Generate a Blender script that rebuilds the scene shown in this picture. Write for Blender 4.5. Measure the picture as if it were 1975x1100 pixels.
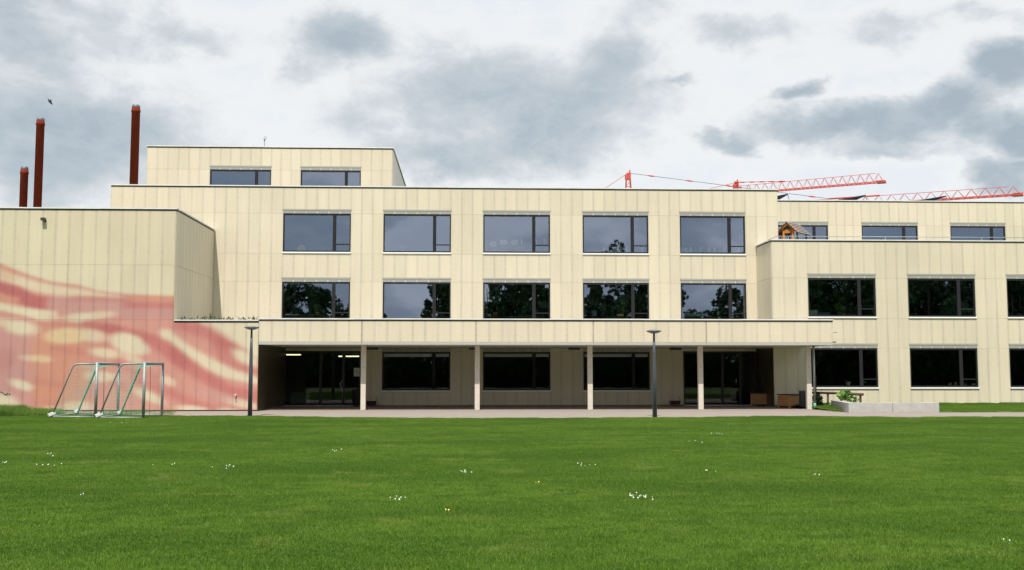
import bpy, math, random
import numpy as np
from mathutils import Vector, Matrix
random.seed(7)
rng = np.random.default_rng(7)
for o in list(bpy.data.objects): bpy.data.objects.remove(o)
scene = bpy.context.scene
col = scene.collection
R = math.radians

# ------------------------------------------------------------------ camera
F, CX, CY = 2050.0, 987.5, 550.0
CAMZ, YAW, PITCH = 1.7, math.atan(87.5 / F), math.atan(170 / F)
cam_d = bpy.data.cameras.new('camera'); cam = bpy.data.objects.new('camera', cam_d); col.objects.link(cam)
cam.location = (0, 0, CAMZ); cam.rotation_euler = (math.pi / 2 + PITCH, 0, -YAW)
cam_d.sensor_width = 36; cam_d.lens = 36 * F / 1975; cam_d.clip_end = 3000; cam_d.clip_start = 0.1
scene.camera = cam
RM = Matrix.Rotation(-YAW, 3, 'Z') @ Matrix.Rotation(math.pi / 2 + PITCH, 3, 'X')
RI = RM.transposed()
def ray(px, py): return RM @ Vector(((px - CX) / F, (CY - py) / F, -1.0))
def at(px, py, Y):                       # measured picture point -> (x, z) on the upright plane y = Y
    d = ray(px, py); s = Y / d.y
    return d.x * s, CAMZ + d.z * s
def gx(px, Y, py=700): return at(px, py, Y)[0]
def gz(py, Y, px=900): return at(px, py, Y)[1]
def ground(px, py, z=0.0):
    d = ray(px, py); s = (z - CAMZ) / d.z
    return Vector((d.x * s, d.y * s, z))
def proj(x, y, z):                        # world point -> picture point (for the print on the hall wall)
    v = RI @ Vector((x, y, z - CAMZ)); return CX + F * v.x / -v.z, CY - F * v.y / -v.z

# ------------------------------------------------------------------ light
SUN_DIR = Vector((0.095, 0.577, -1.0)).normalized()
sun_d = bpy.data.lights.new('sun', 'SUN'); sun_d.energy = 5.0; sun_d.angle = R(0.6); sun_d.color = (1, 0.95, 0.87)
sun = bpy.data.objects.new('sun', sun_d); col.objects.link(sun)
sun.rotation_euler = SUN_DIR.to_track_quat('-Z', 'Y').to_euler(); sun.location = (0, -20, 60)
scene.view_settings.view_transform = 'Standard'; scene.view_settings.look = 'None'
scene.view_settings.exposure = 0.13; scene.view_settings.gamma = 1.0
scene.view_settings.use_curve_mapping = False

def srgb(r, g, b):
    f = lambda c: (c / 255 / 12.92) if c / 255 <= .04045 else ((c / 255 + .055) / 1.055) ** 2.4
    return (f(r), f(g), f(b))

world = bpy.data.worlds.new('World'); scene.world = world; world.use_nodes = True
def build_world():
    nt = world.node_tree; N = nt.nodes; L = nt.links; N.clear()
    out = N.new('ShaderNodeOutputWorld'); bg = N.new('ShaderNodeBackground'); bg.inputs[1].default_value = 0.1
    L.new(bg.outputs[0], out.inputs[0])
    sky = N.new('ShaderNodeTexSky'); sky.sky_type = 'NISHITA'; sky.sun_disc = False
    sky.sun_elevation = math.asin(-SUN_DIR.z); sky.sun_rotation = math.atan2(-SUN_DIR.x, -SUN_DIR.y)
    tc = N.new('ShaderNodeTexCoord'); 
    def M(op, a, b=None, c=None, clamp=False):
        n = N.new('ShaderNodeMath'); n.operation = op; n.use_clamp = clamp
        for i, v in enumerate((a, b, c)):
            if v is None: continue
            if isinstance(v, (int, float)): n.inputs[i].default_value = v
            else: L.new(v, n.inputs[i])
        return n.outputs[0]
    def noise(scale, detail, rough, vec, stretch=1.7, dist=0.0):
        mp = N.new('ShaderNodeMapping'); mp.inputs['Scale'].default_value = (1, 1, stretch); L.new(vec, mp.inputs[0])
        n = N.new('ShaderNodeTexNoise'); n.inputs['Scale'].default_value = scale; n.inputs['Detail'].default_value = detail
        n.inputs['Roughness'].default_value = rough; n.inputs['Distortion'].default_value = dist
        L.new(mp.outputs[0], n.inputs['Vector']); return n
    def vec(op, a, b):
        n = N.new('ShaderNodeVectorMath'); n.operation = op
        for k, v in enumerate((a, b)):
            if isinstance(v, tuple): n.inputs[k].default_value = v
            elif isinstance(v, float): n.inputs['Scale'].default_value = v
            else: L.new(v, n.inputs[k])
        return n.outputs[0]
    clouds = [(60, 50, 170, 70, .55), (60, 110, 110, 40, .5), (140, 270, 210, 105, .8), (60, 370, 140, 60, .6), (310, 50, 130, 45, .45),
              (640, 85, 105, 60, .80), (565, 140, 55, 42, .6), (960, 205, 280, 100, .8), (1000, 130, 150, 70, .45),
              (1185, 150, 85, 110, .7), (1090, 250, 190, 60, .65), (850, 300, 160, 42, .75), (700, 205, 110, 70, .4), (1210, 40, 80, 55, .45),
              (1640, 265, 130, 42, 1.0), (1840, 225, 66, 50, 1.0), (1740, 250, 90, 50, .8), (1560, 190, 38, 26, .85), (1425, 300, 80, 24, .7),
              (1940, 130, 55, 42, 1.0), (1950, 258, 45, 40, .9), (1920, 335, 70, 26, .8), (1700, 318, 130, 22, .65),
              (1420, 50, 140, 42, .5), (1730, 60, 100, 40, .5), (1310, 172, 32, 13, .6), (1930, 10, 80, 25, .4)]
    def density(v):
        # ragged billows: bend the look-up direction with noise, then sum the cloud masses
        wn = noise(5, 6, .6, v); v1 = vec('ADD', v, vec('SCALE', vec('SUBTRACT', wn.outputs['Color'], (.5, .5, .5)), .14))
        sep = N.new('ShaderNodeSeparateXYZ'); L.new(v1, sep.inputs[0])
        az = M('ARCTAN2', sep.outputs['X'], sep.outputs['Y']); el = M('ARCSINE', sep.outputs['Z'])
        total = None
        for (cx, cy, rx, ry, w) in clouds:
            d = ray(cx, cy).normalized(); a0 = math.atan2(d.x, d.y); e0 = math.asin(d.z)
            qa = M('MULTIPLY', M('SUBTRACT', az, a0), F / rx); qe = M('MULTIPLY', M('SUBTRACT', el, e0), F / ry)
            q = M('ADD', M('MULTIPLY', qa, qa), M('MULTIPLY', qe, qe))
            g = M('MULTIPLY', M('EXPONENT', M('MULTIPLY', q, -0.75)), w)
            total = g if total is None else M('MAXIMUM', M('MULTIPLY', M('ADD', total, g), .6), M('MAXIMUM', total, g))
        # the rest of the heavens: noise cloud, made heavier out of view to weaken the sky's fill in shade
        big = noise(4.2, 7, .55, v, 2.2)
        rest = N.new('ShaderNodeMapRange'); rest.interpolation_type = 'SMOOTHSTEP'
        L.new(big.outputs['Fac'], rest.inputs[0]); rest.inputs[1].default_value = .34; rest.inputs[2].default_value = .62
        aa = M('MULTIPLY', az, 1 / .62); ee = M('MULTIPLY', el, 1 / .5)
        inview = M('EXPONENT', M('MULTIPLY', M('POWER', M('ADD', M('MULTIPLY', aa, aa), M('MULTIPLY', ee, ee)), 3.0), -1.0))
        dens = M('ADD', total, M('MULTIPLY', M('MULTIPLY', rest.outputs[0], .9), M('SUBTRACT', 1.0, inview)))
        return dens
    def billow(v):
        a = noise(8, 9, .60, v, 1.7, .35); b = noise(24, 8, .62, v, 1.6, .4)
        return M('ADD', M('MULTIPLY', M('SUBTRACT', a.outputs['Fac'], .5), .75), M('MULTIPLY', M('SUBTRACT', b.outputs['Fac'], .5), .60))
    gen = tc.outputs['Generated']
    b0 = billow(gen); b1 = billow(vec('ADD', gen, (-.005, 0, .017))); d0 = M('ADD', M('MULTIPLY', density(gen), .93), b0)
    # tops that face the light are whiter, bases greyer
    lit = M('MULTIPLY', M('SUBTRACT', b0, b1), 1.0)
    ss = N.new('ShaderNodeMapRange'); ss.interpolation_type = 'SMOOTHSTEP'; L.new(d0, ss.inputs[0]); ss.inputs[1].default_value = -.05; ss.inputs[2].default_value = .9
    dens = M('SUBTRACT', M('ADD', M('MULTIPLY', ss.outputs[0], .62), M('MULTIPLY', d0, .36)), lit)
    ramp = N.new('ShaderNodeValToRGB'); cr = ramp.color_ramp; cr.interpolation = 'B_SPLINE'
    stops = [(0.0, (238, 243, 248)), (.16, (249, 251, 252)), (.32, (244, 246, 247)), (.48, (222, 227, 231)), (.66, (203, 211, 217)), (.84, (186, 198, 206)), (1.0, (170, 184, 195))]
    while len(cr.elements) < len(stops): cr.elements.new(.5)
    for e, (p, c) in zip(cr.elements, stops): e.position = p; e.color = (*srgb(*c), 1)
    L.new(dens, ramp.inputs[0])
    sc = N.new('ShaderNodeVectorMath'); sc.operation = 'SCALE'; L.new(ramp.outputs[0], sc.inputs[0]); sc.inputs['Scale'].default_value = 9.0
    mix = N.new('ShaderNodeMix'); mix.data_type = 'RGBA'; mix.inputs[0].default_value = .93
    L.new(sky.outputs[0], mix.inputs[6]); L.new(sc.outputs[0], mix.inputs[7]); L.new(mix.outputs[2], bg.inputs[0])
build_world()

# ------------------------------------------------------------------ materials
MATS = {}
def nodes_of(name):
    m = bpy.data.materials.new(name); m.use_nodes = True; MATS[name] = m
    return m, m.node_tree.nodes, m.node_tree.links, m.node_tree.nodes['Principled BSDF']
def mat(name, c, rough=.6, metal=0.0, var=.12, scale=6.0, bump=0.0, bscale=60.0, spec=.5, stretch=(1, 1, 1)):
    m, N, L, P = nodes_of(name)
    P.inputs['Roughness'].default_value = rough; P.inputs['Metallic'].default_value = metal
    P.inputs['Specular IOR Level'].default_value = spec
    g = N.new('ShaderNodeNewGeometry'); mp = N.new('ShaderNodeMapping'); mp.inputs['Scale'].default_value = stretch
    L.new(g.outputs['Position'], mp.inputs[0])
    n = N.new('ShaderNodeTexNoise'); n.inputs['Scale'].default_value = scale; n.inputs['Detail'].default_value = 6; L.new(mp.outputs[0], n.inputs['Vector'])
    oi = N.new('ShaderNodeObjectInfo')
    mr = N.new('ShaderNodeMapRange'); mr.inputs[1].default_value = .25; mr.inputs[2].default_value = .75
    mr.inputs[3].default_value = 1 - var; mr.inputs[4].default_value = 1 + var; L.new(n.outputs['Fac'], mr.inputs[0])
    vm = N.new('ShaderNodeVectorMath'); vm.operation = 'SCALE'; vm.inputs[0].default_value = c; L.new(mr.outputs[0], vm.inputs['Scale'])
    L.new(vm.outputs[0], P.inputs['Base Color'])
    if bump:
        b = N.new('ShaderNodeBump'); b.inputs['Strength'].default_value = bump; b.inputs['Distance'].default_value = .02
        n2 = N.new('ShaderNodeTexNoise'); n2.inputs['Scale'].default_value = bscale; n2.inputs['Detail'].default_value = 4
        L.new(mp.outputs[0], n2.inputs['Vector']); L.new(n2.outputs['Fac'], b.inputs['Height']); L.new(b.outputs[0], P.inputs['Normal'])
    return m

A_CREAM = (.622, .560, .425)
def panel_mat(name, attr=None, tint=(1, 1, 1)):
    m, N, L, P = nodes_of(name)
    P.inputs['Roughness'].default_value = .34; P.inputs['Specular IOR Level'].default_value = .45
    def M(op, a, b=None, clamp=False):
        n = N.new('ShaderNodeMath'); n.operation = op; n.use_clamp = clamp
        for i, v in enumerate((a, b)):
            if v is None: continue
            if isinstance(v, (int, float)): n.inputs[i].default_value = v
            else: L.new(v, n.inputs[i])
        return n.outputs[0]
    uv = N.new('ShaderNodeUVMap'); s = N.new('ShaderNodeSeparateXYZ'); L.new(uv.outputs[0], s.inputs[0])
    oi = N.new('ShaderNodeObjectInfo'); g = N.new('ShaderNodeNewGeometry')
    # sub-frame rails seen through the translucent sheet along both long edges
    def edge(coord, w):
        d = M('MINIMUM', coord, M('SUBTRACT', 1.0, coord)); mr = N.new('ShaderNodeMapRange'); mr.interpolation_type = 'SMOOTHSTEP'
        L.new(d, mr.inputs[0]); mr.inputs[1].default_value = 0; mr.inputs[2].default_value = w; mr.inputs[3].default_value = 1; mr.inputs[4].default_value = 0
        return mr.outputs[0]
    e = edge(s.outputs['X'], .15)
    mp = N.new('ShaderNodeMapping'); mp.inputs['Scale'].default_value = (5, 5, .35); L.new(g.outputs['Position'], mp.inputs[0])
    st = N.new('ShaderNodeTexNoise'); st.inputs['Scale'].default_value = 1.0; st.inputs['Detail'].default_value = 7; st.inputs['Roughness'].default_value = .65
    L.new(mp.outputs[0], st.inputs['Vector'])
    cl = N.new('ShaderNodeTexNoise'); cl.inputs['Scale'].default_value = .35; cl.inputs['Detail'].default_value = 3; L.new(g.outputs['Position'], cl.inputs['Vector'])
    estr = M('MULTIPLY', e, M('ADD', .03, M('MULTIPLY', M('POWER', st.outputs['Fac'], 2.0), .26)))
    dark = M('ADD', estr, M('MULTIPLY', M('SUBTRACT', st.outputs['Fac'], .5), .21))
    dark = M('ADD', dark, M('MULTIPLY', M('SUBTRACT', oi.outputs['Random'], .5), .08))
    dark = M('ADD', dark, M('MULTIPLY', M('SUBTRACT', cl.outputs['Fac'], .5), .17))
    # screw heads: tiny dark dots close to the edges
    gp = N.new('ShaderNodeSeparateXYZ'); L.new(g.outputs['Position'], gp.inputs[0])
    fr = M('FRACT', M('MULTIPLY', gp.outputs['Z'], 1 / .62)); dz = M('ABSOLUTE', M('SUBTRACT', fr, .5))
    dx = M('ABSOLUTE', M('SUBTRACT', M('MINIMUM', s.outputs['X'], M('SUBTRACT', 1.0, s.outputs['X'])), .075))
    dot = M('MULTIPLY', M('LESS_THAN', dz, .028), M('LESS_THAN', dx, .03))
    dark = M('ADD', dark, M('MULTIPLY', dot, .22))
    fac = M('SUBTRACT', 1.0, dark)
    vm = N.new('ShaderNodeVectorMath'); vm.operation = 'SCALE'; L.new(fac, vm.inputs['Scale'])
    if attr:
        a = N.new('ShaderNodeAttribute'); a.attribute_name = attr; L.new(a.outputs['Color'], vm.inputs[0])
    else:
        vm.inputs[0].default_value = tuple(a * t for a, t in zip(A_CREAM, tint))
    # the shade of the rails is a touch cooler than the sheet
    mx = N.new('ShaderNodeMix'); mx.data_type = 'RGBA'; mx.blend_type = 'MULTIPLY'
    L.new(M('MULTIPLY', e, .6), mx.inputs[0]); L.new(vm.outputs[0], mx.inputs[6]); mx.inputs[7].default_value = (.93, .95, .98, 1)
    L.new(mx.outputs[2], P.inputs['Base Color'])
    b = N.new('ShaderNodeBump'); b.inputs['Strength'].default_value = .06; b.inputs['Distance'].default_value = .01
    L.new(st.outputs['Fac'], b.inputs['Height']); L.new(b.outputs[0], P.inputs['Normal'])
    return m
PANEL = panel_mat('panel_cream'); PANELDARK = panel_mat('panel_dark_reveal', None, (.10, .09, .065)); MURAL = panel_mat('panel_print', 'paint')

def glass_mat(name, refl, tint, through):
    m, N, L, P = nodes_of(name); N.remove(P)
    out = N['Material Output']; tr = N.new('ShaderNodeBsdfTransparent'); tr.inputs[0].default_value = (*through, 1)
    gl = N.new('ShaderNodeBsdfGlossy'); gl.inputs['Color'].default_value = (*tint, 1); gl.inputs['Roughness'].default_value = 0.012
    lw = N.new('ShaderNodeLayerWeight'); lw.inputs[0].default_value = .35
    mr = N.new('ShaderNodeMapRange'); mr.inputs[3].default_value = refl; mr.inputs[4].default_value = 1.0; L.new(lw.outputs['Fresnel'], mr.inputs[0])
    mr.inputs[1].default_value = .04
    mx = N.new('ShaderNodeMixShader'); L.new(mr.outputs[0], mx.inputs[0]); L.new(tr.outputs[0], mx.inputs[1]); L.new(gl.outputs[0], mx.inputs[2])
    L.new(mx.outputs[0], out.inputs[0])
    g = N.new('ShaderNodeNewGeometry'); n = N.new('ShaderNodeTexNoise'); n.inputs['Scale'].default_value = .9; n.inputs['Detail'].default_value = 2
    L.new(g.outputs['Position'], n.inputs['Vector']); b = N.new('ShaderNodeBump'); b.inputs['Strength'].default_value = .05; b.inputs['Distance'].default_value = .012
    L.new(n.outputs['Fac'], b.inputs['Height']); L.new(b.outputs[0], gl.inputs['Normal'])
    return m
GLASS = glass_mat('window_glass', .37, (.70, .80, 1.0), (.96, .98, .97))
GLASSLOW = glass_mat('door_glass', .05, (.8, .85, .9), (.8, .84, .82))

FRAME = mat('frame_black', (.012, .012, .015), .45, 0, .1)
MULL = mat('frame_charcoal', (.022, .021, .024), .6, 0, .1, spec=.15)
SILL = mat('sill_aluminium', (.84, .84, .82), .5, 0, .04)
COPE = mat('coping_metal', (.66, .66, .65), .45, 0, .10, 2.0)
SHADOWGAP = mat('shadow_gap_dark', (.05, .047, .04), .8, 0, .1)  # dark colour for the shadow painted under copings; also plinth and blind boxes
LOUVB = mat('louvre_divider', (.52, .51, .45), .6, 0, .04)
LOUV = mat('louvre_grey', (.34, .34, .305), .6, 0, .05)
CORE = mat('wall_core', (.26, .23, .18), .9, 0, .1)
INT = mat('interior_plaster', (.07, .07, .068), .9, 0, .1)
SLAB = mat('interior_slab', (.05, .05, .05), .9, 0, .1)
ROOFM = mat('roof_gravel', (.30, .29, .27), .95, 0, .2, 20, .5, 120)
FASCIA = mat('fascia_grey', (.44, .44, .405), .5, .1, .05)
SOFFIT = mat('soffit_grey', (.74, .72, .62), .7, 0, .06)
CONC = mat('column_concrete', (.58, .53, .46), .8, 0, .08, 8, .1)
PLANTER = mat('planter_concrete', (.40, .39, .37), .85, 0, .13, 3.0, .15)
RUST = mat('chimney_rust', (.16, .027, .012), .9, 0, .2, 3.0, 0, 60, .12, (3, 3, .6))
CAPM = mat('chimney_cap', (.16, .18, .20), .5, .4, .1)
LAMPM = mat('lamp_slate', (.085, .10, .125), .42, .3, .08)
LAMPH = mat('lamp_head', (.19, .205, .23), .38, .3, .08)
GALV = mat('galvanised_steel', (.30, .32, .33), .55, .35, .2, 14)
NETM = mat('net_green', (.16, .36, .27), .8, 0, .15, 10)
NETTHICK = mat('net_bunched', (.05, .28, .19), .85, 0, .25, 30)
PETAL = mat('petal_white', (.62, .62, .59), .7, 0, .08)
WHITE = mat('white_paint', (.80, .80, .78), .5, 0, .04)
REDPAINT = mat('crane_red', (.60, .085, .07), .5, 0, .08)
DARKSTEEL = mat('dark_steel', (.06, .05, .05), .5, .5, .1)
SOLAR = mat('solar_cells', (.03, .042, .07), .8, 0, .08, 3, spec=.1)
WOOD = mat('chest_wood', (.42, .20, .08), .55, 0, .25, 4, .1, 40, .4, (1, 1, 12))
WOODO = mat('playhouse_wood', (.62, .25, .06), .6, 0, .2, 5, .1, 40, .4, (8, 8, 1))
WOODG = mat('weathered_board', (.25, .22, .20), .8, 0, .25, 8, .1)
LOG = mat('log_brown', (.115, .070, .05), .8, 0, .25, 9, .3)
BINM = mat('bin_charcoal', (.045, .047, .052), .5, .2, .1)
LEAF = mat('leaf_green', (.075, .15, .03), .55, 0, .35, 11)
LEAFD = mat('leaf_dark', (.03, .075, .02), .55, 0, .35, 9)
LEAFB = mat('leaf_bright', (.14, .27, .05), .5, 0, .3, 12)
STEM = mat('stem_brown', (.10, .075, .045), .8, 0, .2)
VASE = mat('vase_celadon', (.74, .90, .86), .4, 0, .06)
CHAIRM = mat('chair_birch', (.88, .80, .66), .5, 0, .06)
YELLOW = mat('yellow_plastic', (.85, .68, .14), .5, 0, .05)
BOXBLUE = mat('box_teal', (.16, .30, .32), .6, 0, .08)
BOXGREEN = mat('box_pale_green', (.45, .60, .50), .6, 0, .08)
TERRA = mat('pot_terracotta', (.48, .22, .08), .7, 0, .1)
POTB = mat('pot_slate', (.10, .17, .20), .5, 0, .1)
PAPER = mat('paper', (.62, .72, .68), .8, 0, .04)
INK = mat('ink', (.05, .07, .07), .7, 0, .05)
MAROON = mat('tub_maroon', (.045, .012, .012), .5, 0, .1)
BIRDM = mat('bird_plumage', (.03, .03, .035), .8, 0, .1)
TUBEG = mat('pipe_green', (.16, .36, .27), .5, 0, .1)
ZINC = mat('pipe_zinc', (.42, .42, .40), .42, .5, .1)
GREENPL = mat('green_plastic', (.03, .42, .14), .4, 0, .05)
PINKM = mat('pink_paper', (.70, .36, .30), .7, 0, .05)
DOORSTEEL = mat('handle_steel', (.55, .55, .55), .3, .8, .05)
CABINET = mat('cabinet_green', (.05, .11, .085), .5, 0, .05)
PATHM = mat('path_asphalt', (.265, .225, .195), .9, 0, .07, 1.2, .25, 90)
def lamp_emit(name, c, s):
    m, N, L, P = nodes_of(name); P.inputs['Emission Color'].default_value = (*c, 1); P.inputs['Emission Strength'].default_value = s
    P.inputs['Base Color'].default_value = (*c, 1); return m
TUBELIGHT = lamp_emit('lit_tube', (1, .92, .55), 1.6)

def grass_mat(name, base, dark, yellow, trans=.35):
    m, N, L, P = nodes_of(name)
    g = N.new('ShaderNodeNewGeometry')
    def nz(s, d, st=(1, 1, 1)):
        mp = N.new('ShaderNodeMapping'); mp.inputs['Scale'].default_value = st; L.new(g.outputs['Position'], mp.inputs[0])
        n = N.new('ShaderNodeTexNoise'); n.inputs['Scale'].default_value = s; n.inputs['Detail'].default_value = d; L.new(mp.outputs[0], n.inputs['Vector']); return n.outputs['Fac']
    def mr(v, a, b):
        n = N.new('ShaderNodeMapRange'); n.interpolation_type = 'SMOOTHSTEP'; L.new(v, n.inputs[0]); n.inputs[1].default_value = a; n.inputs[2].default_value = b; return n.outputs[0]
    def mix(f, a, b):
        n = N.new('ShaderNodeMix'); n.data_type = 'RGBA'
        if isinstance(f, float): n.inputs[0].default_value = f
        else: L.new(f, n.inputs[0])
        for i, v in ((6, a), (7, b)):
            if isinstance(v, tuple): n.inputs[i].default_value = (*v, 1)
            else: L.new(v, n.inputs[i])
        return n.outputs[2]
    c = mix(mr(nz(.30, 4, (.7, 1.2, 1)), .38, .66), base, dark)
    c = mix(mr(nz(.75, 5), .54, .74), c, yellow)
    c = mix(mr(nz(2.2, 5, (.8, 1.3, 1)), .42, .72), c, dark)
    c = mix(mr(nz(30, 3), .50, .75), c, yellow)
    c = mix(mr(nz(95, 2), .56, .70), c, dark); c = mix(mr(nz(70, 2, (1, 1, .3)), .62, .74), c, tuple(v * 1.35 for v in yellow))
    L.new(c, P.inputs['Base Color']); P.inputs['Roughness'].default_value = .55; P.inputs['Specular IOR Level'].default_value = .25
    if trans:
        t = N.new('ShaderNodeBsdfTranslucent'); L.new(c, t.inputs[0]); ms = N.new('ShaderNodeMixShader'); ms.inputs[0].default_value = trans
        L.new(P.outputs[0], ms.inputs[1]); L.new(t.outputs[0], ms.inputs[2]); L.new(ms.outputs[0], N['Material Output'].inputs[0])
    return m
GRASS = grass_mat('grass_blade', (.150, .268, .030), (.082, .180, .018), (.215, .300, .055))
TALL = grass_mat('tall_grass', (.15, .27, .04), (.07, .16, .025), (.26, .32, .08))
SOIL = grass_mat('lawn_thatch', (.09, .165, .022), (.055, .12, .015), (.14, .175, .03), 0)

# ------------------------------------------------------------------ builders
WORLD_LOC = {}
def link(o, parent, wloc):
    col.objects.link(o); wloc = Vector(wloc); WORLD_LOC[o.name] = wloc
    if parent is not None:
        o.parent = parent; o.location = wloc - WORLD_LOC[parent.name]
    else: o.location = wloc
    return o
def tag(o, label=None, cat=None, group=None, kind=None):
    if label: o['label'] = label
    if cat: o['category'] = cat
    if group: o['group'] = group
    if kind: o['kind'] = kind
    return o
def thing(name, label, cat, loc, group=None):
    o = bpy.data.objects.new(name, None); o.empty_display_size = .3
    link(o, None, loc); return tag(o, label, cat, group)

class MB:
    def __init__(s): s.v = []; s.f = []; s.sm = []
    def add(s, vs, fs, smooth=False):
        b = len(s.v); s.v += [tuple(v) for v in vs]
        for f in fs: s.f.append(tuple(i + b for i in f)); s.sm.append(smooth)
        return s
    def box(s, x0, x1, y0, y1, z0, z1):
        return s.add([(x0, y0, z0), (x1, y0, z0), (x1, y1, z0), (x0, y1, z0), (x0, y0, z1), (x1, y0, z1), (x1, y1, z1), (x0, y1, z1)],
                     [(0, 3, 2, 1), (4, 5, 6, 7), (0, 1, 5, 4), (1, 2, 6, 5), (2, 3, 7, 6), (3, 0, 4, 7)])
    def bar(s, p, q, w, h, up=(0, 0, 1)):
        p, q, up = Vector(p), Vector(q), Vector(up); d = (q - p).normalized()
        a = d.cross(up); a = a.normalized() if a.length > 1e-4 else Vector((1, 0, 0)); b = a.cross(d).normalized()
        vs = [c + a * (sx * w / 2) + b * (sz * h / 2) for c in (p, q) for sx, sz in ((-1, -1), (1, -1), (1, 1), (-1, 1))]
        return s.add(vs, [(0, 1, 2, 3), (7, 6, 5, 4), (0, 4, 5, 1), (1, 5, 6, 2), (2, 6, 7, 3), (3, 7, 4, 0)])
    def tube(s, pts, r, n=8, cap=True):
        pts = [Vector(p) for p in pts]; rs = r if isinstance(r, (list, tuple)) else [r] * len(pts)
        vs = []; ref = None
        for i, p in enumerate(pts):
            d = (pts[min(i + 1, len(pts) - 1)] - pts[max(i - 1, 0)]).normalized()
            if ref is None: ref = Vector((0, 0, 1)) if abs(d.z) < .9 else Vector((1, 0, 0))
            a = (ref - d * ref.dot(d)).normalized(); b = d.cross(a); ref = a
            vs += [p + (a * math.cos(2 * math.pi * k / n) + b * math.sin(2 * math.pi * k / n)) * rs[i] for k in range(n)]
        fs = [(i * n + k, i * n + (k + 1) % n, (i + 1) * n + (k + 1) % n, (i + 1) * n + k) for i in range(len(pts) - 1) for k in range(n)]
        s.add(vs, fs, n > 4)
        if cap and n > 2:
            b = len(s.v) - len(vs); s.f.append(tuple(b + k for k in range(n))[::-1]); s.sm.append(False)
            s.f.append(tuple(b + (len(pts) - 1) * n + k for k in range(n))); s.sm.append(False)
        return s
    def lathe(s, prof, c=(0, 0, 0), n=20):
        vs = [(c[0] + r * math.cos(2 * math.pi * k / n), c[1] + r * math.sin(2 * math.pi * k / n), c[2] + z) for r, z in prof for k in range(n)]
        fs = [(i * n + k, i * n + (k + 1) % n, (i + 1) * n + (k + 1) % n, (i + 1) * n + k) for i in range(len(prof) - 1) for k in range(n)]
        return s.add(vs, fs, True)
    def prism(s, poly, z0, z1):
        n = len(poly)
        vs = [(x, y, z0) for x, y in poly] + [(x, y, z1) for x, y in poly]
        return s.add(vs, [tuple(range(n))[::-1], tuple(range(n, 2 * n))] + [(i, (i + 1) % n, n + (i + 1) % n, n + i) for i in range(n)])
    def leaves(s, c, rad, n, size, rnd=random, flat=0.0):
        for _ in range(n):
            while True:
                u = Vector((rnd.uniform(-1, 1), rnd.uniform(-1, 1), rnd.uniform(-1, 1)))
                if u.length <= 1: break
            p = Vector(c) + Vector((u.x * rad[0], u.y * rad[1], u.z * rad[2]))
            d = Vector((rnd.gauss(0, 1), rnd.gauss(0, 1), rnd.gauss(0, 1) * (1 - flat))).normalized()
            t = d.cross(Vector((rnd.gauss(0, 1), rnd.gauss(0, 1), rnd.gauss(0, 1)))).normalized(); L_ = size * rnd.uniform(.6, 1.3); w = L_ * .36
            s.add([p - d * L_ / 2, p + t * w, p + d * L_ / 2, p - t * w], [(0, 1, 2, 3)])
        return s
    def build(s, name, material, parent=None, org=None):
        a = np.array(s.v, dtype=float)
        if org is None:
            lo, hi = a.min(0), a.max(0); org = ((lo[0] + hi[0]) / 2, (lo[1] + hi[1]) / 2, lo[2])
        a -= np.array(org)
        me = bpy.data.meshes.new(name); me.from_pydata(a.tolist(), [], s.f); me.polygons.foreach_set('use_smooth', s.sm); me.update()
        me.materials.append(material)
        return link(bpy.data.objects.new(name, me), parent, org)

def one(name, mb, material, label, cat, group=None): return tag(mb.build(name, material), label, cat, group)

# ------------------------------------------------------------------ levels (metres, measured)
YF, YM, YR, YP, YB = 48.4, 55.6, 52.9, 60.8, 66.0
PT = .04                                   # sheet thickness

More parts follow.
